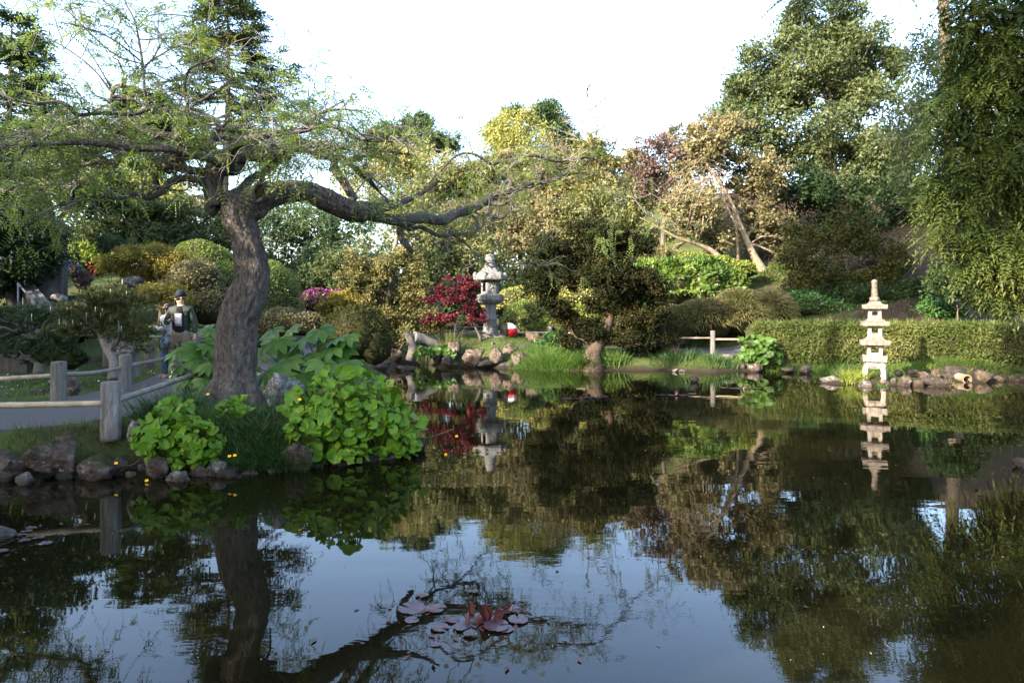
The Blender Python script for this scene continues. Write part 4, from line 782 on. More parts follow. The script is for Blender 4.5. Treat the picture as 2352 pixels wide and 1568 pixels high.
LIMBS.append(limb([(1040, 540, 5, 2.7), (1075, 565, 4, 2.9), (1110, 600, 3, 3.0), (1170, 606, 2, 3.1), (1230, 604, 1.5, 3.2)], 6, 6))
# upper stem out of the fork, and the limbs it carries
limb([(500, 475, 44, -.05), (490, 437, 44, -.05), (492, 406, 43, -.05), (496, 381, 43, -.05), (514, 363, 40, 0), (546, 357, 40, .1), (580, 352, 40, .2), (616, 357, 34, .3), (650, 357, 28, .35), (662, 356, 26, .4)], 9, 32, .012, 3.5, 41, .12)
LIMBS.append(limb([(640, 345, 18, .4), (664, 328, 16, .5), (696, 336, 16, .6), (731, 357, 18, .7), (766, 362, 16, .8), (801, 367, 16, .9), (827, 359, 14, 1), (838, 336, 12, 1), (846, 310, 13, 1), (864, 303, 12, 1), (883, 314, 13, .95), (894, 320, 12, .9)], 8, 16, .007, 2.5, 43, .1))
LIMBS.append(limb([(815, 460, 20, .7), (806, 446, 20, .7), (788, 416, 21, .75), (768, 388, 20, .8), (770, 368, 14, .85)], 8, 16, .007, 2.5, 45, .1))
LIMBS.append(limb([(800, 372, 14, .9), (825, 396, 13, 1.1), (850, 416, 11, 1.3), (875, 445, 6, 1.5), (905, 470, 3, 1.6)], 7, 10, .004, 2, 46))
LIMBS.append(limb([(552, 440, 26, .2), (576, 412, 19, .35), (601, 396, 15, .5), (640, 372, 13, .7), (660, 340, 11, .9), (690, 300, 8, 1.1), (735, 262, 5, 1.3), (790, 232, 3, 1.5)], 7, 12, .005, 2, 47))
LIMBS.append(limb([(590, 440, 16, .5), (601, 418, 14, .6), (606, 395, 12, .8), (640, 350, 9, 1.1), (700, 330, 6, 1.4), (760, 325, 4, 1.7)], 7, 10))
LIMBS.append(limb([(492, 372, 22, -.05), (480, 345, 30, -.1), (461, 335, 33, -.15), (436, 334, 32, -.2), (414, 326, 27, -.25), (411, 305, 23, -.3), (405, 275, 18, -.35), (392, 258, 14, -.4), (352, 250, 9, -.5), (313, 262, 8, -.6), (298, 263, 9, -.7), (234, 260, 8, -.8), (178, 263, 9, -.9), (156, 244, 9, -1), (129, 234, 8, -1), (78, 238, 7, -1.1), (30, 228, 6, -1.2), (-10, 212, 5, -1.2), (-80, 200, 3, -1.2)], 8, 16, .006, 2.5, 49, .12))
LIMBS.append(limb([(440, 338, 24, -.2), (415, 348, 17, -.2), (403, 366, 15, -.15), (375, 388, 14, -.1), (358, 404, 14, -.05), (360, 424, 13, 0), (371, 440, 11, .05)], 7, 12, .005, 2, 51))
LIMBS.append(limb([(476, 420, 24, -.1), (452, 413, 18, -.2), (430, 410, 16, -.25), (405, 411, 15, -.3), (388, 420, 15, -.35), (372, 440, 16, -.4), (342, 453, 13, -.45), (313, 446, 11, -.5), (274, 455, 9, -.6), (219, 451, 7, -.7), (176, 465, 6, -.75), (129, 473, 5, -.8), (102, 492, 3.5, -.8), (60, 505, 2.5, -.9)], 8, 14, .006, 2.2, 53, .12))
LIMBS.append(limb([(414, 322, 18, -.25), (388, 310, 14, -.1), (367, 308, 13, 0), (336, 301, 12, .1), (288, 296, 11, .2), (262, 307, 10, .3), (222, 322, 9, .4), (195, 331, 8, .5), (183, 320, 6, .5), (144, 323, 6, .6), (96, 315, 5, .7), (34, 335, 4, .8), (-30, 340, 3, .9)], 8, 12, .005, 2, 55))
LIMBS.append(limb([(336, 301, 14, .1), (318, 312, 13, .3), (300, 330, 13, .6), (262, 376, 14, .9), (228, 392, 14, 1.1), (192, 414, 14, 1.3), (173, 428, 12, 1.4), (120, 424, 9, 1.6), (72, 421, 9, 1.7), (41, 426, 8, 1.8), (-10, 450, 5, 1.9)], 8, 12, .005, 2, 57))
LIMBS.append(limb([(352, 250, 10, -.5), (332, 240, 8, -.5), (296, 226, 7, -.5), (262, 222, 9, -.5), (255, 236, 8, -.5), (262, 205, 9, -.5), (276, 196, 9, -.5), (292, 198, 6, -.5)], 6, 8))
LIMBS.append(limb([(338, 246, 7, -.5), (333, 225, 6.5, -.5), (329, 158, 6, -.5), (320, 98, 5, -.45), (309, 47, 4, -.4), (289, 8, 3, -.4), (275, -40, 2, -.4)], 7, 8))
for L in ([(329, 158, 4.5, -.5), (352, 133, 4, -.4), (366, 108, 3.5, -.3), (387, 88, 3, -.2), (449, 100, 2, 0)], [(340, 145, 3.5, -.5), (395, 112, 3, -.4), (450, 98, 2, -.3)], [(322, 140, 4, -.5), (289, 112, 3.5, -.7), (250, 86, 3, -.9), (195, 64, 2.5, -1.1), (130, 50, 2, -1.2)],
          [(315, 62, 3.5, -.4), (345, 36, 3, -.3), (400, 34, 2.5, -.2), (450, 40, 2, -.1)], [(330, 148, 4, -.5), (268, 128, 3.5, -.5), (200, 70, 3, -.6), (150, 20, 2.5, -.7)], [(256, 212, 4, -.5), (215, 160, 3.5, -.6), (150, 110, 3, -.7), (90, 80, 2, -.8)], [(300, 50, 3, -.4), (265, 25, 2.5, -.5), (230, -5, 2, -.6)]):
    LIMBS.append(limb(L, 6, 6))
LIMBS.append(limb([(485, 325, 14, -.1), (508, 313, 14, -.05), (543, 322, 15, .0), (567, 329, 15, .1), (600, 338, 14, .2)], 7, 12, .005, 2, 59))
LIMBS.append(limb([(480, 320, 12, .3), (500, 296, 12, .4), (531, 299, 14, .45), (555, 292, 13, .5), (602, 301, 13, .6), (640, 312, 13, .7), (667, 316, 13, .75), (679, 306, 11, .8), (714, 287, 9, 1), (733, 263, 7, 1.1), (778, 252, 5, 1.3), (830, 258, 3, 1.5), (860, 290, 2, 1.6)], 7, 12, .005, 2, 61))
LIMBS.append(limb([(430, 300, 10, -.4), (432, 248, 8, -.6), (425, 200, 6, -.8), (436, 160, 5, -.9), (480, 140, 3.5, -1), (520, 120, 2, -1)], 6, 8))
LIMBS.append(limb([(430, 252, 8, -.5), (480, 220, 6, -.5), (524, 192, 6, -.4), (536, 180, 4, -.4), (590, 200, 3, -.3), (650, 225, 2.5, 0)], 6, 8))
LIMBS.append(limb([(405, 262, 9, -.35), (436, 250, 8, -.9), (470, 262, 7, -1.0), (508, 290, 6, -1.1), (525, 278, 5, -1.2), (553, 282, 4, -1.2), (566, 310, 3.5, -1.2), (578, 335, 2.5, -1.2)], 6, 8))
LIMBS.append(limb([(620, 360, 18, .4), (650, 350, 12, 0), (690, 335, 9, -.5), (720, 345, 7, -.9), (770, 335, 5, -1.2), (820, 350, 3, -1.4)], 6, 10))
# limbs that come forward and go back, so the umbrella is round
for sgn, az, dz in ((1, -2.2, .5), (1, -1.4, .35), (1, 1.2, .5), (1, 1.9, .6), (1, 2.6, .4), (1, -2.8, .3)):
    b0 = P(540, 395, DT); pts = [b0]; r0 = .055; rr = [r0]; az_ = az
    for q in range(7):
        az_ += rng.normal() * .35; pts.append(pts[-1] + np.array([math.cos(az_) * .42, math.sin(az_) * .42, dz * .34 * (1.2 - q * .32) + rng.normal() * .07])); rr.append(r0 * (1 - q / 8.2))
    s = spline(np.column_stack([pts, rr]), 5); tube(g, s[:, :3], s[:, 3], 8); LIMBS.append(s)
# buttress roots and the swollen burl left of the fork
for L in ([(520, 880, 70, -.1), (492, 915, 60, -.25), (462, 940, 46, -.4), (430, 972, 26, -.5), (405, 1000, 12, -.6)], [(560, 885, 60, -.1), (585, 925, 44, -.25), (600, 960, 28, -.3)], [(535, 890, 70, -.25), (530, 945, 56, -.45), (528, 995, 30, -.6)]):
    limb(L, 8, 24, .014, 3, 63, .15)
V_, T_ = ico(4); c = P(487, 470, DT - .02)
g.add(c + V_ * np.array([.09, .12, .15]) * (1 + .12 * fbm(V_ * 2.4, 4, 66) + .05 * fbm(V_ * 7, 2, 67))[:, None], None, T_)
g.build('trunk', M['bark_dark'], tree)
g = G(); kc = P(603, 446, DT - .12); a = np.linspace(0, 2 * PI, 20)
ring = kc + np.stack([np.cos(a) * .07 + np.sin(a) * .03, np.zeros(20) - .12 + .03 * np.cos(a), np.sin(a) * .115], 1); tube(g, ring, .028, 8, False); g.build('knothole_rim', M['bark_dark'], tree)
g = G(); g.add(kc + (0, -.10, 0) + V_ * np.array([.06, .035, .10]), None, T_); g.build('knothole_dark_lump', M['core'], tree)  # dark solid lump stands in for the shade inside the hole

# twigs and feathery leaves
gt, gl = G(), G(); LB, LD = [], []
tot = [];
for s in LIMBS:
    ln = np.concatenate([[0], np.cumsum(np.linalg.norm(np.diff(s[:, :3], axis=0), axis=1))]); tot.append(ln[-1])
NT = 620
for s, l in zip(LIMBS, tot):
    n = max(3, int(NT * l / sum(tot))); m = len(s)
    for k in range(n):
        i = int(m * (.12 + .88 * rng.random() ** .8)); i = min(i, m - 1)
        if s[i, 3] > .085: continue
        tan = s[min(i + 1, m - 1), :3] - s[max(i - 1, 0), :3]; tan = tan / max(np.linalg.norm(tan), 1e-6)
        az = rng.random() * 2 * PI; D = nrm(tan * .55 + np.array([math.cos(az), math.sin(az), .25 + .35 * rng.normal()])); ln = .35 + .75 * rng.random() ** 1.5
        e = s[i, :3] + D * ln + np.array([0, 0, -.10 * ln]); pts = wiggle(rng, s[i, :3], e, 7, .10); r0 = min(.012, s[i, 3] * .5) + .002; tube(gt, pts, np.linspace(r0, .003, 7), 4, False)
        for q in range(3):
            j = 2 + rng.integers(5); j = min(j, 6); d2 = nrm(D * .6 + rnd(rng, 1)[0] * .7 + np.array([0, 0, -.05])); l2 = .18 + .32 * rng.random(); p2 = wiggle(rng, pts[j], pts[j] + d2 * l2, 5, .08); tube(gt, p2, np.linspace(.0045, .002, 5), 3, False)
            for w in range(3):
                LB.append(p2[min(4, 1 + rng.integers(4))]); LD.append(nrm(d2 * .5 + rnd(rng, 1)[0] * .8 + np.array([0, 0, -.12])))
gt.build('twigs', M['bark_grey'], tree)
LB, LD = np.array(LB), np.array(LD); keep = rng.random(len(LB)) < np.where(LB[:, 0] < PX(300, 9), 1.0, .8); LB, LD = LB[keep], LD[keep]
N = nrm(rng.normal(size=LB.shape) * .5 + np.array([0, 0, 1])); pinnate(gl, rng, LB, LD, N, .19, 7, .052, .017, .4, .35)
# a few long fresh shoots of larger leaves
B2, D2 = [], []
for (x, y, w, hgt, n, dd) in ((640, 380, 60, 36, 34, -.5), (700, 440, 24, 46, 16, -.3), (300, 360, 36, 36, 22, -.9), (60, 420, 80, 60, 46, -.6), (860, 440, 50, 34, 26, .4), (130, 300, 120, 70, 34, -.9), (1390, 545, 50, 26, 26, 5.0), (440, 300, 24, 30, 18, -.7), (50, 200, 90, 80, 20, -.8), (170, 390, 90, 50, 40, -.8)):
    for k in range(n): B2.append(P(x + rng.normal() * w * .6, y + rng.normal() * hgt * .6, DT + dd + rng.normal() * .15)); D2.append(rnd(rng, 1)[0] * .8 + np.array([0, -.2, -.5]))
B2 = np.array(B2); D2 = nrm(np.array(D2)); pinnate(gl, rng, B2, D2, nrm(rng.normal(size=B2.shape) * .5 + np.array([0, -.6, .6])), .24, 8, .062, .021, .5, .35)
gl.build('foliage', M['honey'], tree)

# ------------------------------------------------------------------ stone lantern on the far mound
LD_, LX = 23.0, PX(1126, 23.0); u_ = .2109 * LD_ / FPX; z0 = ZC - (768 - HZN) / FPX * LD_
def lz(y): return z0 + (1030 - y) * u_
lan = thing('stone_lantern', 'tall grey stone lantern with scrolled roof on the far grassy mound', 'lantern', (LX, LD_, z0))
def bev(o, w, seg=2):
    b = o.modifiers.new('bevel', 'BEVEL'); b.width = w; b.segments = seg; b.limit_method = 'ANGLE'; b.angle_limit = math.radians(35); return o
rot = math.radians(12)
def lprof(name, rows, sides, smooth, rot_=0.0, m='stone_lantern', wob=.006):
    g = G(); lathe(g, [(r * u_, lz(y)) for r, y in rows], (LX, LD_, 0), sides, rot_, wob, 5); return g.build(name, M[m], lan, smooth)
lprof('column', [(84, 1032), (82, 1000), (70, 900), (72, 880), (76, 872), (76, 852), (70, 845), (64, 800), (62, 740), (66, 705), (60, 700)], 24, True)
bev(lprof('platform', [(70, 706), (95, 700), (130, 680), (149, 655), (152, 640), (148, 636), (153, 630), (153, 605), (147, 596), (100, 588)], 6, False, rot), .015)
bev(lprof('roof', [(95, 447), (165, 445), (182, 436), (188, 420), (186, 400), (177, 386), (158, 374), (130, 360), (110, 340), (92, 320), (76, 306)], 6, False, rot, wob=.004), .02)
g = G(); V4, T4 = ico(3)
for k in range(6):
    a = rot + k * PI / 3; c = np.array([LX + math.cos(a) * 164 * u_, LD_ + math.sin(a) * 164 * u_, lz(388)]); s = np.array([27, 27, 38]) * u_
    V = V4 * s; g.add(c + np.stack([V[:, 0] * math.cos(a) - V[:, 1] * math.sin(a), V[:, 0] * math.sin(a) + V[:, 1] * math.cos(a), V[:, 2]], 1), None, T4)
g.build('roof_scrolls', M['stone_lantern'], lan)
lprof('finial', [(60, 308), (62, 285), (58, 280), (62, 268), (60, 254), (50, 250), (50, 244), (54, 225), (54, 190), (48, 186), (54, 182), (44, 165), (14, 158), (10, 150), (3, 148)], 24, True, wob=.003)
R6 = 100 * u_; ap = R6 * math.cos(PI / 6); zt, zb_ = lz(442), lz(590); H6 = zt - zb_
def face_box(g, k, cx, cz, w, h, t, outset=0.0):
    a = rot + PI / 6 + k * PI / 3; n = np.array([math.cos(a), math.sin(a)]); s = np.array([-n[1], n[0]]); c = n * (ap - t / 2 + outset) + s * cx; box(g, (LX + c[0], LD_ + c[1], zb_ + cz), (t, w, h), a)
win = {3, 0}; g = G(); gr = G()
for k in range(6):
    if k in win:
        face_box(g, k, -R6 * .38, H6 / 2, R6 * .24, H6, .05); face_box(g, k, R6 * .38, H6 / 2, R6 * .24, H6, .05); face_box(g, k, 0, H6 * .09, R6 * .52, H6 * .18, .05); face_box(g, k, 0, H6 * .93, R6 * .52, H6 * .14, .05)
    else:
        face_box(g, k, 0, H6 / 2, R6, H6, .05)
        for (cx, cz, w, h) in ((-.36, .5, .05, .8), (.36, .5, .05, .8), (0, .9, .77, .05), (0, .1, .77, .05)): face_box(gr, k, cx * R6, cz * H6, w * R6, h * H6, .03, .016)
g.build('firebox', M['stone_lantern'], lan, False); gr.build('panel_frame', M['stone_lantern'], lan, False)
a = rot + PI / 6 + 4 * PI / 3; n_ = np.array([math.cos(a), math.sin(a), 0]); s_ = np.array([-n_[1], n_[0], 0]); cF = np.array([LX, LD_, 0]) + n_ * (ap + .002)
def dp_(x, y): return cF + s_ * x * R6 + np.array([0, 0, zb_ + y * H6])
g = G()
for L, r in (([(-.20, .42), (0, .45), (.2, .44)], .035), ([(-.18, .48), (-.22, .66), (-.26, .74)], .022), ([(-.22, .74), (-.32, .72)], .02), ([(-.26, .76), (-.22, .88)], .009), ([(-.2, .4), (-.22, .16)], .013), ([(-.1, .4), (-.12, .16)], .013), ([(.14, .4), (.12, .16)], .013), ([(.22, .42), (.24, .16)], .014), ([(.22, .46), (.28, .5)], .012)):
    tube(g, [dp_(*q) for q in L], r, 7)
g.build('deer_carving', M['stone_lantern'], lan)
g = G(); V, T_ = rock_mesh(77, 4, 14, .05, .9); V = V / np.abs(V).max(0); g.add(np.array([PX(1133, 22.9), 22.9, z0 - .10]) + V * np.array([.62, .55, .16]), None, T_); tag(g.build('stone_slab', M['rock_grey'], None, True, (PX(1133, 22.9), 22.9, z0 - .25)), 'flat grey stone slab under the stone lantern', 'rock')

# red and white cloth over a boulder
rd = 22.7; g = G(); V, T_ = rock_mesh(83, 4, 12, .06, .85); V = V / np.abs(V).max(0); c = np.array([PX(1165, rd), rd, ZC - (772 - HZN) / FPX * rd + .16]); g.add(c + V * np.array([.31, .26, .25]), None, T_)
tag(g.build('boulder', M['rock_tan'], None, True, (c[0], c[1], c[2] - .26)), 'tan boulder wrapped in red and white cloth beside the stone lantern', 'rock')
def cloth_patch(u0, u1, v0, v1, off, m, name, parent=None, nu=26, nv=18):
    uu, vv = np.meshgrid(np.linspace(u0, u1, nu), np.linspace(v0, v1, nv)); d = np.stack([np.cos(uu) * np.cos(vv), np.sin(uu) * np.cos(vv), np.sin(vv)], -1)
    r = 1.06 + off + .05 * fbm(d * 5, 3, 9) + .03 * np.sin(uu * 9 + vv * 3); Vp = c + d * r[..., None] * np.array([.31, .27, .255]); i = np.arange(nv - 1)[:, None] * nu; j = np.arange(nu - 1)[None]
    g = G().add(Vp, np.stack([i + j, i + j + 1, i + nu + j + 1, i + nu + j], -1)); o = g.build(name, m, parent, True, None if parent is not None else tuple(c)); s = o.modifiers.new('thick', 'SOLIDIFY'); s.thickness = .012; return o
M['cloth_red'] = plain('cloth_red', (.42, .012, .025), .75, .2, .3, 9, .3); M['cloth_white'] = plain('cloth_white', (.78, .70, .72), .75, .2, .1, 14)
cr = tag(cloth_patch(-1.4, .9, -.75, 1.2, 0, M['cloth_red'], 'red_cloth'), 'red cloth with a white top draped over the tan boulder', 'cloth')
cloth_patch(-1.45, 1.2, .36, 1.45, .05, M['cloth_white'], 'white_top', cr)

# ------------------------------------------------------------------ small stone pagoda on the rock islet
PD, PXc = 16.0, PX(2008.7, 16.0); v_ = .1757 * PD / FPX; pz0 = ZC - (868 - HZN) / FPX * PD
def pzz(y): return pz0 + (1385 - y) * v_
pag = thing('stone_pagoda', 'slim pale three-roofed stone pagoda on the rock islet', 'pagoda', (PXc, PD, pz0)); PR = math.radians(-25)
def sq_loft(name, rows, m, lift=0.0, n=8, smooth=False):
    g = G(); t = np.linspace(-1, 1, n, endpoint=False); side = [np.stack([t, -np.ones(n)], 1), np.stack([np.ones(n), t], 1), np.stack([-t, np.ones(n)], 1), np.stack([-np.ones(n), -t], 1)]; S = np.concatenate(side); N4 = 4 * n; V = []
    cm = np.minimum(np.abs(S[:, 0]), np.abs(S[:, 1])) ** 3
    for r, y, *lf in rows:
        q = S * r * v_; q = np.stack([q[:, 0] * math.cos(PR) - q[:, 1] * math.sin(PR), q[:, 0] * math.sin(PR) + q[:, 1] * math.cos(PR)], 1)
        V.append(np.column_stack([PXc + q[:, 0], PD + q[:, 1], pzz(y) + cm * (lf[0] if lf else 0) * v_]))
    V = np.concatenate(V); k = len(rows); i = np.arange(k - 1)[:, None] * N4; j = np.arange(N4)[None]; Q = np.stack([i + j, i + (j + 1) % N4, i + N4 + (j + 1) % N4, i + N4 + j], -1).reshape(-1, 4)
    V = V + .003 * fbm(V * 9, 3, 4)[:, None]
    V = np.vstack([V, V[:N4].mean(0), V[-N4:].mean(0)]); b = k * N4; jj = np.arange(N4); T_ = np.vstack([np.stack([(jj + 1) % N4, jj, np.full(N4, b)], 1), np.stack([(k - 1) * N4 + jj, (k - 1) * N4 + (jj + 1) % N4, np.full(N4, b + 1)], 1)])
    g.add(V, Q, T_); return g.build(name, M[m], pag, smooth)
def proof(yt, ye, yb, rt_, re): sq_loft('roof', [(rt_ * .9, yb + 6), (re - 10, yb + 2), (re, yb - 4, 8), (re, ye, 16), (re * .93, ye - 5, 13), (rt_ + (re - rt_) * .62, ye - (ye - yt) * .18, 6), (rt_ + (re - rt_) * .34, ye - (ye - yt) * .42, 2), (rt_ + (re - rt_) * .14, ye - (ye - yt) * .68), (rt_, yt)], 'stone_roof')
proof(832, 905, 952, 84, 172); proof(600, 660, 704, 78, 158); proof(385, 442, 484, 62, 144)
def pbody(name, yt, yb, hw, wt, wb, ww):
    g = G()
    def bx(cx, cy, cz, sx, sy, sz):
        q = (cx * math.cos(PR) - cy * math.sin(PR), cx * math.sin(PR) + cy * math.cos(PR)); box(g, (PXc + q[0] * v_, PD + q[1] * v_, pzz(cz)), (sx * v_, sy * v_, sz * v_), PR)
    pw = hw - ww
    for sx in (-1, 1):
        for sy in (-1, 1): bx(sx * (hw - pw / 2), sy * (hw - pw / 2), (yt + yb) / 2, pw, pw, yb - yt)
    for s in (-1, 1):
        for (a_, b_) in ((yt, wt), (wb, yb)):
            if b_ - a_ > 2: bx(0, s * (hw - pw / 2), (a_ + b_) / 2, 2 * ww + .5, pw - 3, b_ - a_ - 1); bx(s * (hw - pw / 2), 0, (a_ + b_) / 2, pw - 3, 2 * ww + .5, b_ - a_ - 1)
    return bev(g.build(name, M['stone_pagoda'], pag, False), .006)
pbody('storey', 958, 1092, 90, 985, 1050, 45); pbody('storey', 706, 834, 82, 740, 795, 37); pbody('storey', 486, 602, 76, 518, 565, 32)
sq_loft('deck', [(100, 1192), (104, 1168), (137, 1164), (139, 1095, 14), (120, 1090), (90, 1088)], 'stone_pagoda')
g = G()
for sx in (-1, 1):
    for sy in (-1, 1):
        q = (sx * 105 * math.cos(PR) - sy * 105 * math.sin(PR), sx * 105 * math.sin(PR) + sy * 105 * math.cos(PR)); q2 = (q[0] * .93, q[1] * .93)
        s = spline([(PXc + q[0] * v_ * 1.02, PD + q[1] * v_ * 1.02, pzz(1392)), (PXc + q[0] * v_, PD + q[1] * v_, pzz(1330)), (PXc + q2[0] * v_, PD + q2[1] * v_, pzz(1260)), (PXc + q2[0] * v_ * .82, PD + q2[1] * v_ * .82, pzz(1215))], 5); tube(g, s, 42 * v_, 4)
bev(g.build('legs', M['stone_pagoda'], pag, False), .012); sq_loft('leg_frame', [(100, 1258), (112, 1240), (122, 1222), (118, 1198), (108, 1190)], 'stone_pagoda')
g = G(); pr = [(58, 386), (60, 332), (46, 328)]
for k in range(8): y = 318 - k * 21; r = 44 - k * 1.3; pr += [(r - 9, y), (r, y - 5), (r, y - 13), (r - 9, y - 18)]
pr += [(30, 152), (37, 146), (38, 120), (28, 104), (6, 96), (1, 94)]
lathe(g, [(r * v_, pzz(y)) for r, y in pr], (PXc, PD, 0), 18, 0, .003, 3); g.build('spire', M['stone_roof'], pag)

# ------------------------------------------------------------------ fences
def post(root, x, ty, by, w, d, seed, mname='post_wood'):
    rng = np.random.default_rng(seed); g = G(); r = w / FPX * d / 2; zt, zb = ZC - (ty - HZN) / FPX * d, ZC - (by - HZN) / FPX * d - .12
    prof = [(r * 1.03, zb), (r * 1.02, zb + (zt - zb) * .3), (r * .99, zb + (zt - zb) * .6), (r * .97, zt - .02), (r * .93, zt - .004), (r * .86, zt)]; pr = []
    for a, b in zip(prof[:-1], prof[1:]):
        for q in range(4): pr.append((a[0] + (b[0] - a[0]) * q / 4, a[1] + (b[1] - a[1]) * q / 4))
    pr.append(prof[-1]); lathe(g, pr, (PX(x, d), d, 0), 22, rng.random(), r * .05, seed); return g.build('post', M[mname], root)
def rail(root, a, b, r, m='bamboo', sag=.0, nodes=True):
    g = G(); a, b = np.asarray(a), np.asarray(b); n = 40; t = np.linspace(0, 1, n)[:, None]; p = a * (1 - t) + b * t - np.array([0, 0, sag]) * np.sin(t * PI); ln = np.linalg.norm(b - a)
    rr = r * (1 - .12 * t[:, 0]); 
    if nodes: rr = rr * (1 + .10 * np.exp(-((t[:, 0] * ln / .33) % 1 - .5) ** 2 / .004))
    tube(g, p, rr, 9); return g.build('rail', M[m], root)
f = thing('bamboo_fence', 'bamboo rail fence with one stout grey post at the near path edge', 'fence', gbase(255, 7.5)); post(f, 255, 875, 985, 42, 7.5, 1)
rail(f, P(-260, 936, 7.1), P(236, 926, 7.5), .036); rail(f, P(272, 918, 7.52), P(470, 852, 9.4), .034, 'bamboo_grey')
f = thing('bamboo_fence', 'bamboo rail fence with two grey posts on the far side of the near path', 'fence', gbase(210, 10.3)); post(f, 135, 830, 920, 33, 9.8, 2); post(f, 288, 814, 903, 27, 10.9, 3); post(f, 462, 806, 850, 20, 15.0, 30)
rail(f, P(-160, 880, 9.3), P(122, 862, 9.8), .034); rail(f, P(146, 859, 9.82), P(278, 844, 10.85), .033, 'bamboo_grey', .03); rail(f, P(300, 839, 10.95), P(455, 808, 14.9), .034, 'bamboo_grey')
f = thing('bamboo_fence', 'weathered two-rail fence at the path bend in front of the couple', 'fence', gbase(330, 13.4)); 
post(f, 286, 778, 826, 18, 13.0, 4); post(f, 309, 805, 850, 24, 12.0, 5); post(f, 343, 782, 830, 20, 13.6, 6); post(f, 372, 770, 815, 17, 14.6, 7, 'deadwood'); post(f, 245, 782, 830, 16, 13.6, 8)
rail(f, P(250, 800, 13.4), P(305, 808, 12.1), .03, 'bamboo_grey'); rail(f, P(275, 779, 13.2), P(368, 773, 14.5), .03, 'bamboo_grey'); rail(f, P(286, 797, 13), P(343, 803, 13.6), .03, 'bamboo_grey'); rail(f, P(376, 772, 14.7), P(480, 762, 16.5), .03, 'bamboo_grey')
f = thing('bamboo_fence', 'grey fence behind the man near the twisted trunk', 'fence', gbase(470, 16.2)); post(f, 452, 765, 808, 15, 15.8, 9); post(f, 500, 762, 800, 14, 16.8, 10); rail(f, P(440, 772, 15.8), P(505, 768, 16.9), .03, 'bamboo_grey'); rail(f, P(440, 784, 15.8), P(505, 780, 16.9), .03, 'bamboo_grey')
f = thing('rail_fence', 'white sunlit fence between the red maple and the stone lantern', 'fence', gbase(1060, 24.2)); post(f, 1015, 748, 781, 9, 23.0, 11, 'deadwood'); post(f, 1048, 738, 770, 11, 24.6, 12); post(f, 1056, 750, 782, 10, 22.8, 13, 'deadwood'); post(f, 1096, 742, 766, 6, 24.8, 14, 'deadwood')
rail(f, P(1005, 761, 23), P(1120, 763, 22.8), .035, 'deadwood'); rail(f, P(1050, 752, 24.6), P(1120, 751, 24.8), .035, 'deadwood')
f = thing('rail_fence', 'sunlit rail fence running right from the red-draped boulder', 'fence', gbase(1230, 24)); post(f, 1263, 749, 776, 12, 24.0, 15); rail(f, P(1178, 763, 23.6), P(1257, 764, 24.0), .04, 'bamboo'); rail(f, P(1268, 764, 24.0), P(1345, 766, 23.4), .035, 'bamboo')
f = thing('bamboo_fence', 'rail fence with one weathered post on the far path left of the hedge', 'fence', gbase(1637, 20.7)); post(f, 1637, 759, 806, 11.5, 20.7, 16); rail(f, P(1560, 776, 20.9), P(1632, 776, 20.7), .03); rail(f, P(1642, 779, 20.7), P(1705, 779, 20.5), .03)
f = thing('rail_fence', 'short pale fence glimpsed by the purple azalea', 'fence', gbase(790, 20)); post(f, 781, 790, 815, 9, 19.8, 17); post(f, 800, 790, 815, 9, 19.8, 18); rail(f, P(760, 795, 19.9), P(815, 795, 19.7), .028, 'deadwood')

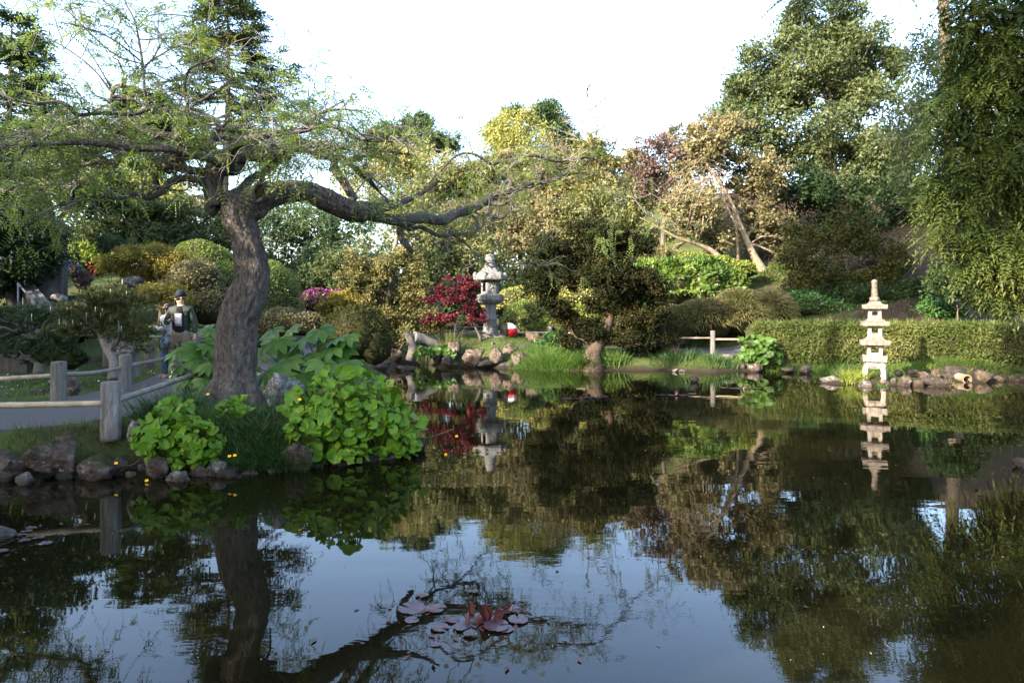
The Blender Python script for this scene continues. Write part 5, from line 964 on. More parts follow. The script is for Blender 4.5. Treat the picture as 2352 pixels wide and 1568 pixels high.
# ------------------------------------------------------------------ rocks
RK = [ (24, 1028, 1092, 92, 7.08, 'broad low grassy-topped rock at the water edge left of the big reddish boulder', 'rock_red', 4), (268, 1046, 1094, 44, 7.12, 'squat brown rock between the pinkish block and the marsh marigolds', 'rock_red', 4), (500, 1056, 1100, 60, 7.12, 'pitted grey-brown rock at the waterline right of the left marsh marigolds', 'rock_grey', 4),
 # x, top, bottom, width, depth, label, material, level
 (122, 997, 1092, 122, 7.02, 'big reddish-brown boulder at the water edge below the near fence post', 'rock_red', 5), (225, 1034, 1100, 92, 7.0, 'blocky pinkish rock at the water edge right of the big reddish boulder', 'rock_red', 4),
 (306, 962, 1020, 50, 7.3, 'lichened upright rock just right of the near fence post', 'rock_grey', 4), (14, 1076, 1106, 70, 6.9, 'low dark rock at the water edge cut by the picture corner', 'rock_red', 4),
 (58, 1082, 1114, 54, 6.75, 'flat wedge-shaped rock with a white top in the shallows', 'rock_grey', 4), (302, 1078, 1094, 26, 6.9, 'small yellowish stone low at the near waterline', 'rock_tan', 3), (326, 1062, 1084, 24, 7.0, 'small bluish grey stone under the left marsh marigolds', 'rock_grey', 3),
 (362, 1046, 1100, 60, 6.98, 'pinkish rock under the left marsh marigolds', 'rock_red', 4), (412, 1070, 1117, 70, 6.9, 'pale pointed rock reaching into the water under the left marsh marigolds', 'rock_grey', 4),
 (648, 852, 945, 110, 8.5, 'big lichen-spotted boulder right of the twisted trunk', 'rock_white', 5), (682, 1000, 1082, 84, 7.4, 'red-brown leaning boulder between sedge and marsh marigolds', 'rock_red', 4), (630, 1074, 1108, 66, 7.25, 'grey pitted rock standing in the water before the sedge', 'rock_grey', 4),
 (782, 1042, 1080, 66, 7.62, 'rounded brown rock under the large marsh marigolds', 'rock_red', 4), (889, 1028, 1062, 76, 7.95, 'white crusted flat rock at the tip of the near bank', 'rock_white', 4), (960, 1000, 1042, 56, 8.3, 'dark rock at the outer tip under the marsh marigolds', 'rock_dark', 4),
 (520, 1066, 1106, 110, 7.15, 'dark earthy bank stone below the sedge', 'rock_dark', 4), (730, 1060, 1084, 40, 7.5, 'small dark stone between the brown rocks of the near bank', 'rock_dark', 3), (150, 1080, 1100, 40, 6.95, 'small dark stone wedged between the two big boulders of the near bank', 'rock_dark', 3), (460, 1066, 1104, 56, 7.1, 'mossy brown stone under the dark bank left of the sedge', 'rock_red', 4), (575, 1072, 1100, 60, 7.2, 'dark brown stone behind the grey pitted rock', 'rock_red', 4), (845, 1044, 1070, 50, 7.75, 'dark stone between the rounded brown rock and the white crusted rock', 'rock_dark', 3),
 (172, 858, 908, 40, 10.4, 'white-lichened rock between the two far-side fence posts', 'rock_grey', 4), (96, 884, 920, 60, 10.6, 'dark rock on the shaded lawn beyond the near path', 'rock_dark', 4), (325, 880, 915, 44, 11.2, 'grey rock under the black pine', 'rock_grey', 3),
 (187, 604, 662, 54, 18.6, 'rounded brown boulder on the left slope', 'rock_red', 4), (136, 672, 694, 40, 16.2, 'pale wedge of rock beside the stair', 'rock_grey', 3), (140, 690, 716, 46, 15.8, 'dark slab beside the stair foot', 'rock_dark', 3), (300, 634, 662, 60, 18.0, 'bluish grey rock behind the golden pine stem', 'rock_grey', 3), (395, 716, 736, 30, 15.5, 'dark flat rock on the lawn behind the couple', 'rock_dark', 3),
 (1046, 773, 818, 36, 21.0, 'upright brown rock left of the lantern mound', 'rock_red', 4), (1084, 790, 840, 60, 20.7, 'largest brown boulder in front of the stone lantern', 'rock_red', 4), (1144, 796, 836, 42, 20.6, 'pointed brown rock low before the lantern slab', 'rock_red', 4), (1172, 782, 814, 36, 21.0, 'rugged brown rock right before the lantern slab', 'rock_red', 4),
 (1192, 803, 838, 46, 20.5, 'brown rock at the waterline right of the lantern mound', 'rock_red', 4), (1204, 788, 808, 32, 21.2, 'small dark rock right on the lantern mound', 'rock_dark', 3), (1132, 784, 800, 16, 21.6, 'tiny brown stone on the grass before the lantern slab', 'rock_red', 3), (1230, 755, 790, 46, 22.2, 'whitish weathered rock by the rail fence', 'rock_tan', 4), (1290, 768, 790, 60, 23.0, 'pale rock under the cloud-pruned cypress', 'rock_tan', 3),
 (1028, 815, 842, 32, 20.5, 'dark wet rock at the inlet mouth', 'rock_dark', 4), (1004, 805, 832, 32, 20.9, 'small hollow dark rock beside the inlet leaves', 'rock_dark', 3), (1110, 826, 846, 50, 20.6, 'dark stone at the waterline under the largest lantern boulder', 'rock_dark', 3), (1165, 828, 848, 40, 20.5, 'low dark stone at the lantern waterline', 'rock_dark', 3),
 (933, 836, 855, 44, 19.6, 'flat dark rock lying in the water at the inlet', 'rock_dark', 4), (905, 800, 830, 40, 21.5, 'pale rock on the bank left of the stump', 'rock_tan', 3), (870, 828, 852, 60, 18.4, 'dark rock under the yew', 'rock_dark', 3), (815, 836, 866, 60, 15.0, 'mossy brown rock below the big palmate leaves', 'rock_red', 3),
 (1592, 859, 881, 31, 16.4, 'orange-brown rounded rock alone in the water', 'rock_tan', 4), (1550, 846, 855, 20, 19.2, 'pale low stone at the water by the cypress', 'rock_white', 3), (1566, 847, 855, 18, 19.2, 'second pale low stone by the cypress', 'rock_white', 3), (1670, 812, 832, 34, 20.2, 'pale flat rock on the bank by the hedge end', 'rock_grey', 3), (1636, 816, 830, 20, 20.4, 'small brown stone on the bank under the far fence post', 'rock_dark', 3),
 (1707, 834, 852, 20, 19.6, 'small dark shore stone at the hedge end', 'rock_dark', 3), (1735, 832, 857, 40, 19.2, 'larger brown shore rock below the broad-leaved clump', 'rock_red', 3), (1812, 840, 856, 34, 18.9, 'brown shore rock left of the purple one', 'rock_red', 3), (1851, 838, 857, 32, 18.7, 'purplish shore rock below the hedge', 'rock_dark', 3), (1930, 850, 862, 30, 18.2, 'flat reddish shore stone behind the islet', 'rock_red', 3),
 (1908, 860, 883, 52, 16.3, 'pale wedge rock at the outer end of the islet', 'rock_grey', 4), (1987, 874, 899, 44, 15.5, 'smooth grey rounded rock in front of the pagoda legs', 'rock_grey', 4), (2030, 864, 893, 26, 15.8, 'brown rock touching the right pagoda leg', 'rock_red', 3), (2052, 866, 889, 22, 15.8, 'moss-topped stone right of the pagoda', 'rock_grey', 3), (2076, 861, 892, 38, 15.7, 'rugged brown islet rock right of the mossy stone', 'rock_red', 4), (2106, 870, 892, 36, 15.6, 'pale brown islet rock', 'rock_tan', 3), (2160, 861, 899, 76, 15.6, 'long dark slab rock at the inner end of the islet', 'rock_dark', 4), (2140, 884, 902, 40, 15.4, 'dark low stone at the front of the islet', 'rock_dark', 3),
 (2064, 848, 866, 22, 17.4, 'small brown stone behind the islet', 'rock_red', 3), (2096, 846, 871, 30, 17.2, 'brown shore rock behind the islet', 'rock_tan', 3), (2125, 848, 876, 42, 16.9, 'large tan shore rock behind the islet', 'rock_tan', 4), (2150, 842, 868, 28, 17.0, 'bright pointed shore rock catching the sun', 'rock_tan', 3), (2190, 839, 873, 60, 16.9, 'dark jagged shore rock near the hollow log', 'rock_dark', 4),
 (2257, 848, 879, 40, 16.4, 'pale pink shore rock right of the hollow log', 'rock_tan', 4), (2295, 860, 879, 28, 16.6, 'small tan shore stone', 'rock_tan', 3), (2340, 856, 880, 44, 16.7, 'reddish shore rock at the picture edge', 'rock_red', 3), (2356, 1048, 1082, 52, 7.45, 'mauve grey rock in the water cut by the right picture edge', 'rock_dark', 4)]
for q, r_ in enumerate(RK): rock(*r_[:5], r_[5], M[r_[6]], 500 + q, r_[7] if r_[4] < 14 or r_[3] >= 34 else 3)
# hollow log on the shore, stump and fallen log at the inlet
g = G(); a0 = P(2222, 871, 16.3); a1 = a0 + (.1, .8, .05); s = np.array([a0, a0 + (a1 - a0) * .5, a1]); tube(g, s, [.11, .10, .09], 14, False); tube(g, s[::-1], [.07, .075, .085], 14, False)
tt = np.linspace(0, 2 * PI, 15)[:-1]; t_, U_, V__ = frames(s); ro = s[0] + .11 * (np.cos(tt)[:, None] * U_[0] + np.sin(tt)[:, None] * V__[0]); ri = s[0] + .085 * (np.cos(tt)[:, None] * U_[0] + np.sin(tt)[:, None] * V__[0]); j = np.arange(14); g.add(np.vstack([ro, ri]), np.stack([j, (j + 1) % 14, 14 + (j + 1) % 14, 14 + j], 1))
tag(g.build('hollow_log', M['bark_pale'], None, True, tuple(a0 - (0, 0, .1))), 'short hollow log end on the shore among tan rocks', 'log')
g = G(); rng = np.random.default_rng(9); tube(g, spline([P(942, 828, 20.9), P(948, 800, 20.9), P(940, 775, 20.9), P(934, 762, 20.9)], 8), np.linspace(.16, .10, 25), 22, True, bark_disp(.03, 4, 71)); tag(g.build('tree_stump', M['deadwood'], None, True, tuple(P(942, 828, 20.9))), 'pale fluted dead stump standing at the inlet', 'stump')
g = G(); tube(g, spline([P(950, 775, 21.0), P(978, 782, 21.2), P(1010, 796, 21.4)], 8), np.linspace(.20, .13, 17), 18, True, bark_disp(.02, 4, 73)); tag(g.build('fallen_log', M['bark_grey'], None, True, tuple(P(980, 792, 21.2))), 'grey leaning log behind the pale stump', 'log')

# ------------------------------------------------------------------ broad-leaved water plants
def leaf_obj(mesh, root, p, nrm_, yaw, sc, m=None):
    o = bpy.data.objects.new('leaf', mesh); C.objects.link(o); o.parent = root; q = Vector(nrm_).to_track_quat('Z', 'Y'); o.rotation_euler = (q.to_matrix() @ Matrix.Rotation(yaw, 3, 'Z')).to_euler(); o.location = tuple(np.asarray(p) - ORG[root.name]); o.scale = (sc, sc * (1), sc); return o
def round_leaf(m, seed, cup=.18, notch=.35, name='leaf'):
    rng = np.random.default_rng(seed); n = 20; a = np.linspace(-PI + notch, PI - notch, n) + PI / 2; V = [(0, -.12, 0)]
    for rr in (.5, 1.0):
        for q in a: w = rr * (1 + .05 * math.sin(q * 7 + seed) * rr); f = .22 * abs(math.cos(q)) * rr; V.append((w * math.cos(q) * (1 - .12 * (seed % 2)), w * math.sin(q), cup * rr * rr + f * (.5 + .5 * (seed % 3)) + .10 * rr * math.sin(q * 3 + seed) + .05 * rr * rr * math.sin(q * 8 + seed * 2)))
    T_ = [(0, 1 + k, 2 + k) for k in range(n - 1)]; Q = [(1 + k, 1 + n + k, 2 + n + k, 2 + k) for k in range(n - 1)]; return G().add(V, Q, T_).mesh(name, m, True)
CAL = [round_leaf(M['caltha'], s, c, nt) for s, c, nt in ((1, .12, .25), (2, .30, .3), (3, -.20, .2), (4, .5, .35), (5, -.05, .3), (6, .2, .25))]
CAF = [round_leaf(M['leaf_far'], s, c, nt) for s, c, nt in ((1, .12, .25), (2, .30, .3), (3, -.15, .2), (4, .45, .35))]
def flower(root, p, r=.022):
    g = G(); rng = np.random.default_rng(int(abs(p[0]) * 999)); V, Q = [], []
    for k in range(5):
        a = k * 2 * PI / 5; d = np.array([math.cos(a) * .8, math.sin(a) * .3 - .4, .35 + math.sin(a) * .5]); d /= np.linalg.norm(d); s = np.cross(d, (0, -1, .3)); b = len(V); V += [p, p + d * r * .6 + s * r * .5, p + d * r * 1.15, p + d * r * .6 - s * r * .5]; Q.append((b, b + 1, b + 2, b + 3))
    g.add(V, Q); g.build('flower', M['yellowflower'], root)
def caltha(label, ells, n, size, seed, flowers=(), dflt=7.3, name='marsh_marigold', LM=None):
    rng = np.random.default_rng(seed); lb = lobes_px(0, ells); c0 = lb[:, :3].mean(0); root = thing(name, label, 'plant', (c0[0], c0[1], max(.02, gz(c0[0], c0[1])))); g = G(); w = lb[:, 3] * lb[:, 5]; k = rng.choice(len(lb), n, p=w / w.sum())
    for q in range(n):
        L = lb[k[q]]; d = rnd(rng, 1)[0]; d[2] = abs(d[2]) * 1.25 - .6; d[1] = -abs(d[1]) if rng.random() < .8 else d[1]; d /= np.linalg.norm(d); p = L[:3] + L[3:] * d * (1 - .35 * rng.random() ** 2); gr = gz(p[0], p[1])
        p[2] = max(p[2], max(gr, 0) + .04); nn = nrm(d * np.array([.8, .8, .5]) + np.array([0, -.25, .75]) + rnd(rng, 1)[0] * .7); sc = size * (.45 + .8 * rng.random()); leaf_obj((LM or CAL)[rng.integers(len(LM or CAL))], root, p, nn, rng.random() * 6.3, sc)
        b = np.array([L[0] + (p[0] - L[0]) * .35, L[1] + (p[1] - L[1]) * .35 + .1, 0]); b[2] = max(gz(b[0], b[1]), -.02); tube(g, spline([b, (b + p) / 2 + (0, 0, .05), p], 4), .006, 4, False)
    tag(g.build('stems', M['stem'], root), kind='stuff')
    if n > 150:
        m = n * 2; k2 = rng.choice(len(lb), m, p=w / w.sum()); dd = rnd(rng, m); pp = lb[k2, :3] + lb[k2, 3:] * dd * (.55 + .25 * rng.random(m))[:, None]; pp[:, 2] = np.maximum(pp[:, 2], .03); gi = G()
        leafquads(gi, rng, pp, nrm(rnd(rng, m) + np.array([0, -.6, .1])), nrm(rnd(rng, m) * .6 + np.array([0, -.4, .8])), size * 1.7, size * 1.6); tag(gi.build('inner_leaves', M['caltha'], root), kind='stuff')
    for (x, y, d) in flowers:
        p = P(x, y, d); flower(root, p)
    return root
caltha_a = caltha('big clump of bright green round-leaved marsh marigolds spilling over the near bank', [(770, 950, 90, 90, 7.85, .42), (860, 950, 90, 90, 8.0, .42), (910, 985, 70, 72, 8.1, .35), (730, 980, 70, 66, 7.65, .35), (820, 890, 100, 50, 8.1, .4), (700, 930, 50, 50, 7.9, .3), (760, 1035, 110, 26, 7.6, .22), (890, 1030, 70, 26, 7.95, .22)], 299, .072, 401, [(689, 918, 7.6), (794, 914, 7.6), (1049, 1002, 8.2), (1024, 1044, 8.1)])
caltha_b = caltha('smaller clump of round-leaved marsh marigolds left of the sedge below the trunk', [(400, 985, 70, 64, 7.4, .28), (455, 1010, 66, 50, 7.3, .26), (360, 1010, 46, 46, 7.2, .22), (400, 940, 40, 34, 7.6, .2), (540, 935, 36, 26, 7.7, .15), (420, 1050, 80, 22, 7.15, .15)], 180, .066, 402, [(268, 1064, 6.95), (540, 1046, 7.1), (528, 1048, 7.1), (338, 1104, 6.8), (478, 906, 7.9)])
for root, L in ((caltha_b, [P(330, 1050, 7.2), P(300, 1068, 7.1), P(272, 1066, 7.0)]), (caltha_a, [P(955, 1010, 8.2), P(1000, 1000, 8.2), P(1040, 985, 8.2)]), (caltha_b, [P(415, 1075, 7.1), P(400, 1095, 7.0), P(396, 1112, 6.9)])):
    g = G(); tube(g, spline(L, 5), .006, 4, False); g.build('flower_stalk', M['stem'], root)
caltha('broad-leaved green clump hanging at the hedge end on the far bank', [(1730, 805, 36, 36, 19.6, .4), (1760, 815, 34, 34, 19.5, .4), (1720, 780, 26, 20, 19.8, .3)], 110, .115, 403, name='broad_leaf_plant', LM=CAF)
caltha('yellow-green broad leaves at the inlet below the fallen log', [(975, 812, 22, 16, 20.8, .3), (1010, 806, 24, 14, 20.9, .3), (1035, 815, 18, 12, 20.8, .2)], 60, .10, 404, name='broad_leaf_plant', LM=CAF)

def palm_leaf(m, seed, nl=8):
    rng = np.random.default_rng(seed); g = G(); st = [(.0, .02), (.22, .07), (.45, .15), (.68, .165), (.86, .09), (1.0, .004)]
    for k in range(nl):
        a = (k - (nl - 1) / 2) * (4.7 / nl) + PI / 2; ln = .95 - .28 * abs(k - (nl - 1) / 2) / nl * 2 + .08 * rng.random(); d = np.array([math.cos(a), math.sin(a)]); s = np.array([-d[1], d[0]]); V, Q = [], []
        for t, w in st:
            z = .10 * t - .34 * t * t + .01 * k % 2
            for q in (-1, 0, 1): V.append((*(d * t * ln + s * q * w), z - (.03 if q == 0 else -.01) * (t > 0)))
        for i in range(len(st) - 1):
            for q in (0, 1): b = i * 3 + q; Q.append((b, b + 1, b + 4, b + 3))
        g.add(V, Q)
    return g.mesh('leaf', m, True)
FAT = [palm_leaf(M['fatsia'], s, n) for s, n in ((1, 7), (2, 8), (3, 9))]
def fatsia(label, spots, seed):
    rng = np.random.default_rng(seed); root = thing('fatsia_plant', label, 'plant', gbase(spots[len(spots) // 2][0], spots[0][2])); g = G(); sx = np.mean([PX(s[0], s[2]) for s in spots]); sy = np.mean([s[2] for s in spots]) + .15
    for (x, y, d, r) in spots:
        d = d + rng.normal() * .12; p = P(x, y, d); n = nrm(np.array([rng.normal() * .4 + (p[0] - sx) * .3, -.55 + rng.normal() * .25, .75 + rng.normal() * .2])); leaf_obj(FAT[rng.integers(3)], root, p, n, PI + rng.normal() * .7, r / FPX * d)
        b = np.array([sx + rng.normal() * .12, sy + rng.normal() * .1, gz(sx, sy)]); tube(g, spline([b, (b * .4 + p * .6) + (0, .05, .05), p], 5), np.linspace(.014, .007, 11), 5, False)
    tag(g.build('stems', M['stem'], root), kind='stuff')
rng = np.random.default_rng(41)
sp = [(770, 800, 9.5, 62), (705, 775, 9.7, 60), (640, 780, 9.7, 54), (660, 830, 9.4, 54), (600, 800, 9.6, 48), (745, 835, 9.3, 60), (690, 860, 9.2, 54), (615, 855, 9.3, 46), (735, 757, 9.9, 50), (800, 830, 9.4, 50), (625, 760, 9.9, 44), (670, 755, 9.9, 46), (585, 840, 9.5, 40), (720, 815, 9.5, 50), (650, 870, 9.1, 44)]
sp += [(590 + 210 * rng.random(), 765 + 105 * rng.random(), 9.8, 40 + 12 * rng.random()) for _ in range(16)]; fatsia('large palmate-leaved fatsia right of the twisted trunk', sp, 42)
sp = [(470, 790, 9.3, 40), (455, 825, 9.2, 46), (420, 835, 9.2, 42), (400, 860, 9.1, 40), (440, 865, 9.0, 46), (470, 870, 8.9, 42), (410, 810, 9.4, 40), (485, 755, 9.5, 34), (455, 895, 8.8, 36), (430, 800, 9.5, 38), (390, 835, 9.2, 34), (480, 840, 9.1, 40), (478, 905, 8.7, 30)]
sp += [(395 + 95 * rng.random(), 790 + 100 * rng.random(), 9.4, 30 + 10 * rng.random()) for _ in range(12)]; fatsia('palmate-leaved fatsia with sunlit leaves left of the twisted trunk', sp, 43)

# sedges, grasses, lawn
def tuft_thing(name, label, spots, m, H, Wd, n, lean, seed, cat='grass clump'):
    rng = np.random.default_rng(seed); B = []
    for (x, d, rx, ry) in spots:
        q = rng.normal(size=(n, 2)) * .5; X0 = PX(x, d) + q[:, 0] * rx; Y0 = d + q[:, 1] * ry; B.append(np.stack([X0, Y0, np.maximum(hz(X0, Y0), -.05) - .02], 1))
    B = np.concatenate(B); root = thing(name, label, cat, B.mean(0)); g = G(); c = B[:, :2].mean(0); ld = np.zeros((len(B), 3)); ld[:, :2] = (B[:, :2] - c) * 2.2; blades(g, rng, B, H, Wd, lean, ld, 4); g.build('blades', M[m], root); return root
tuft_thing('sedge_clump', 'dense dark green sedge clump under the trunk between the marsh marigolds', [(600, 7.55, .42, .26), (625, 7.4, .34, .2), (575, 7.5, .3, .2), (640, 7.7, .3, .2)], 'grass_dark', .40, .012, 620, 1.0, 411)
tuft_thing('sedge_clump', 'dark arching sedge by the path edge left of the trunk', [(375, 8.1, .3, .22), (405, 8.3, .26, .2)], 'grass_dark', .34, .011, 520, 1.1, 412)
tuft_thing('sedge_clump', 'short bright grass tufts at the foot of the trunk', [(490, 8.0, .3, .12), (560, 8.0, .3, .12)], 'grass', .22, .009, 260, .8, 413)
tuft_thing('reed_clump', 'upright green iris blades in the water beyond the orange-brown rock', [(1655, 19.6, .55, .2)], 'grass_dark', .34, .016, 200, .4, 414, 'reeds')
tuft_thing('reed_clump', 'upright iris blades by the cypress foot at the far shore', [(1565, 19.9, .5, .2), (1540, 20.1, .4, .2)], 'grass_dark', .34, .016, 150, .4, 415, 'reeds')
tuft_thing('reed_clump', 'bright green blades right of the cypress stem', [(1398, 19.9, .3, .2), (1420, 20.0, .3, .2)], 'grass', .45, .016, 130, .5, 416, 'reeds')
tuft_thing('fern', 'bright fern hugging the cypress foot above the water', [(1345, 19.5, .22, .15), (1352, 19.7, .2, .15)], 'grass_olive', .5, .03, 130, 1.1, 417, 'fern')
tuft_thing('grass_bank', 'shaggy bright overhanging grass right of the lantern rocks', [(1230, 20.2, .7, .3), (1270, 20.0, .8, .4), (1310, 19.8, .7, .35), (1250, 20.8, .8, .3)], 'grass', .26, .012, 900, .9, 418)
tuft_thing('reed_clump', 'tall fine rushes by the brown rock left of the lantern mound', [(1030, 21.2, .3, .2)], 'olive', .75, .015, 200, .4, 419, 'reeds')
tuft_thing('grass_bank', 'long bright grass hanging under the hedge behind the pagoda', [(1900, 18.9, .7, .25), (1960, 18.6, .8, .25), (2020, 18.3, .8, .25), (2090, 18.0, .8, .25), (2150, 17.8, .8, .25)], 'grass', .17, .012, 520, .9, 420)
tuft_thing('grass_bank', 'sunlit grass and weeds on the bank at the picture edge under the hedge', [(2210, 17.4, .7, .25), (2270, 17.2, .7, .25), (2330, 17.1, .8, .25), (2170, 17.8, .6, .2)], 'grass_olive', .17, .012, 520, .9, 421)
tuft_thing('grass_bank', 'shaded grass under the hedge left of the pagoda', [(1790, 19.4, .7, .25), (1840, 19.2, .8, .25), (1740, 19.8, .6, .25)], 'grass', .16, .012, 420, .9, 422)
tuft_thing('islet_plant', 'yellow-green spiky plants on the islet left of the pagoda', [(1965, 15.9, .22, .12), (1945, 16.0, .2, .12)], 'yellow_green', .28, .02, 150, .8, 423, 'plant')
tuft_thing('islet_plant', 'small leafy green tuft on the islet rocks before the pagoda', [(2025, 15.5, .12, .08)], 'ivy', .14, .03, 70, .9, 424, 'plant')
tuft_thing('islet_plant', 'dry grass tuft on the dark slab rock of the islet', [(2178, 15.4, .16, .1)], 'grass_tan', .28, .02, 60, 1.0, 425, 'plant')
tuft_thing('grass_clump', 'long pale grass blades arching from the hedge right of the pagoda', [(2200, 18.0, .25, .1), (2230, 17.8, .2, .1)], 'grass_olive', .95, .03, 34, .8, 426)
tuft_thing('grass_clump', 'tall pale grass blades arching from the hedge left of the pagoda', [(1890, 19.4, .5, .1), (1840, 19.6, .3, .1), (1950, 19.0, .3, .1)], 'grass_olive', .95, .03, 26, .8, 427)
def lawn(label, boxes, n, m, H, Wd, seed, lean=.7, name='grass', zmin=.08, excl=None):
    rng = np.random.default_rng(seed); g = G()
    for (x0, x1, y0, y1, fr) in boxes:
        k = int(n * fr); X0 = x0 + (x1 - x0) * rng.random(k); Y0 = y0 + (y1 - y0) * rng.random(k); z = hz(X0, Y0); dp = np.min(np.hypot(X0[:, None] - pth[None, ::2, 0], Y0[:, None] - pth[None, ::2, 1]), 1)
        ok = (z > zmin) & (dp > 1.24 + .06 * rng.random(k)) & (vnoise(np.stack([X0 * 1.7, Y0 * 1.7, X0 * 0], 1), seed) > -.75); blades(g, rng, np.stack([X0, Y0, z - .01], 1)[ok], H, Wd, lean, None, 2)
    return tag(g.build(name, M[m]), label, None, None, 'stuff')
lawn('short mossy grass on the near bank between path and rocks', [(-9, -2.2, 6.8, 9.2, 1.0)], 12500, 'grass', .085, .007, 431)
rng = np.random.default_rng(436); g = G(); ed = POND[2:11]; B, LDR = [], []
for q in range(len(ed) - 1):
    n = int(260 * np.hypot(*(ed[q + 1] - ed[q]))); t = rng.random(n)[:, None]; p = ed[q] * (1 - t) + ed[q + 1] * t; v = ed[q + 1] - ed[q]; nn = np.array([v[1], -v[0]]) / np.hypot(*v); p = p - nn * (.18 + .22 * rng.random(n))[:, None]; B.append(np.stack([p[:, 0], p[:, 1], hz(p[:, 0], p[:, 1])], 1)); LDR.append(np.tile([nn[0], nn[1], 0], (n, 1)))
B = np.concatenate(B); LDR = np.concatenate(LDR); blades(g, rng, B, .16, .008, 1.5, LDR * 2.5, 3); tag(g.build('grass', M['grass_tan']), 'straggly grass hanging over the near bank edge', None, None, 'stuff')
lawn('short grass on the slope round the stone lantern', [(-3.2, 5.4, 20.2, 24.4, .8), (4, 8, 19.0, 21.4, .7)], 12500, 'grass_olive', .10, .014, 432)
lawn('shaded lawn beyond the near path', [(-16, -6.6, 9.6, 18, .8), (-4.6, -1.8, 9.5, 20, .2)], 12000, 'grass', .11, .012, 433)
lawn('thin grass and weeds over the far bank and slopes', [(6.5, 17, 16.2, 21.5, .3), (4, 20, 22, 30, .4), (-12, -4, 18, 26, .25)], 13000, 'grass', .13, .018, 434)
rng = np.random.default_rng(44); g = G(); X0 = -14 + 7 * rng.random(260); Y0 = 9.8 + 5 * rng.random(260); z = hz(X0, Y0); dp = np.min(np.hypot(X0[:, None] - pth[None, :, 0], Y0[:, None] - pth[None, :, 1]), 1); ok = dp > 1.2
leafquads(g, rng, np.stack([X0, Y0, z + .10], 1)[ok], rnd(rng, ok.sum()) * np.array([1, 1, .1]), nrm(rng.normal(size=(ok.sum(), 3)) * .3 + np.array([0, -.5, 1])), .03, .03); tag(g.build('daisies', M['white_dots']), 'tiny white daisies scattered over the shaded lawn', None, None, 'stuff')
rng = np.random.default_rng(45); g = G(); n = 420; X0 = rng.uniform(-7, 7, n); Y0 = 3.3 + 14 * rng.random(n) ** 1.5; ok = sdist(X0, Y0) < -.1; p = np.stack([X0, Y0, X0 * 0 + .004], 1)[ok]; leafquads(g, rng, p, nrm(rnd(rng, len(p)) * np.array([1, 1, 0])), np.tile([0, 0, 1.0], (len(p), 1)), .022, .010, .5, .0); tag(g.build('floating_specks', M['straw']), 'fallen petals and leaf bits floating on the pond', None, None, 'stuff')

# ------------------------------------------------------------------ water lilies
def pad_mesh(m, seed):
    n = 26; a = np.linspace(.16, 2 * PI - .16, n); rng = np.random.default_rng(seed); V = [(.05, 0, 0)]
    for rr in (.55, 1.0):
        for q in a: w = rr * (1 + .05 * rr * math.sin(q * 9 + seed)); V.append((w * math.cos(q), w * math.sin(q), .03 * rr ** 3 * (1 + math.sin(q * 4 + seed))))
    return G().add(V, [(1 + k, 1 + n + k, 2 + n + k, 2 + k) for k in range(n - 1)], [(0, 1 + k, 2 + k) for k in range(n - 1)]).mesh('pad', m, True)
PADS = [pad_mesh(M['lily'], s) for s in (1, 2, 3)]
def curled_mesh(m, seed):
    uu, vv = np.meshgrid(np.linspace(-1, 1, 9), np.linspace(0, 1, 8)); w = np.sin(vv * PI * .9 + .15) ** .8; V = np.stack([np.sin(uu * 1.1) * w * .5, -(1 - np.cos(uu * 1.4)) * .35 * w - vv * .15, vv * 1.1 - .08], -1); i = np.arange(7)[:, None] * 9; j = np.arange(8)[None]; return G().add(V, np.stack([i + j, i + j + 1, i + 10 + j, i + 9 + j], -1)).mesh('curled_leaf', m, True)
CUR = curled_mesh(M['lily_red'], 1)
def lily(label, pads, curled=(), bits=0, seed=0):
    rng = np.random.default_rng(seed); c = np.mean([W(p[0], p[1]) for p in pads], 0); root = thing('water_lily', label, 'water lily', (c[0], c[1], 0.0))
    for q, (x, y, w) in enumerate(pads):
        X0, Y0 = W(x, y); o = bpy.data.objects.new('pad', PADS[q % 3]); C.objects.link(o); o.parent = root; o.location = (X0 - c[0], Y0 - c[1], .004 + .0016 * (q % 6)); r = w * (.66 if w > 30 else .9) / FPX * Y0 / 2; o.scale = (r, r, r); o.rotation_euler = (rng.normal() * .03, rng.normal() * .03, rng.random() * 6.3)
    for (x, y, h, tx, yaw) in curled:
        X0, Y0 = W(x, y); o = bpy.data.objects.new('curled_leaf', CUR); C.objects.link(o); o.parent = root; o.location = (X0 - c[0], Y0 - c[1], .0); s = h / FPX * Y0; o.scale = (s * .8, s, s); o.rotation_euler = (rng.normal() * .15, tx, yaw)
    if bits:
        g = G(); p = np.stack([c[0] + rng.normal(size=bits) * .28, c[1] + rng.normal(size=bits) * .2, np.full(bits, .006)], 1); leafquads(g, rng, p, nrm(rnd(rng, bits) * np.array([1, 1, .15])), np.tile([0, 0, 1.0], (bits, 1)), .05, .018); tag(g.build('withered_bits', M['lily_red'], root), kind='stuff')
lily('large cluster of purplish lily pads with upright curled red leaves in the foreground water', [(946, 1397, 96), (1000, 1398, 80), (969, 1368, 46), (1088, 1360, 36), (946, 1427, 50), (1140, 1440, 90), (1075, 1436, 76), (1010, 1442, 66), (1100, 1425, 70), (1180, 1402, 64), (1190, 1425, 70), (1080, 1458, 50), (1000, 1480, 38), (1160, 1445, 60), (1040, 1425, 50), (1130, 1415, 60), (1060, 1442, 60)],
     [(1108, 1424, 34, .1, .2), (1118, 1420, 44, -.35, .4), (1066, 1436, 30, .5, 1.4), (1140, 1416, 32, .8, -.4), (1090, 1432, 26, -.7, 2.6), (1150, 1408, 30, 1.0, .6), (1132, 1432, 24, .2, 1.0), (1082, 1408, 26, 0.0, .1)], 90, 61)
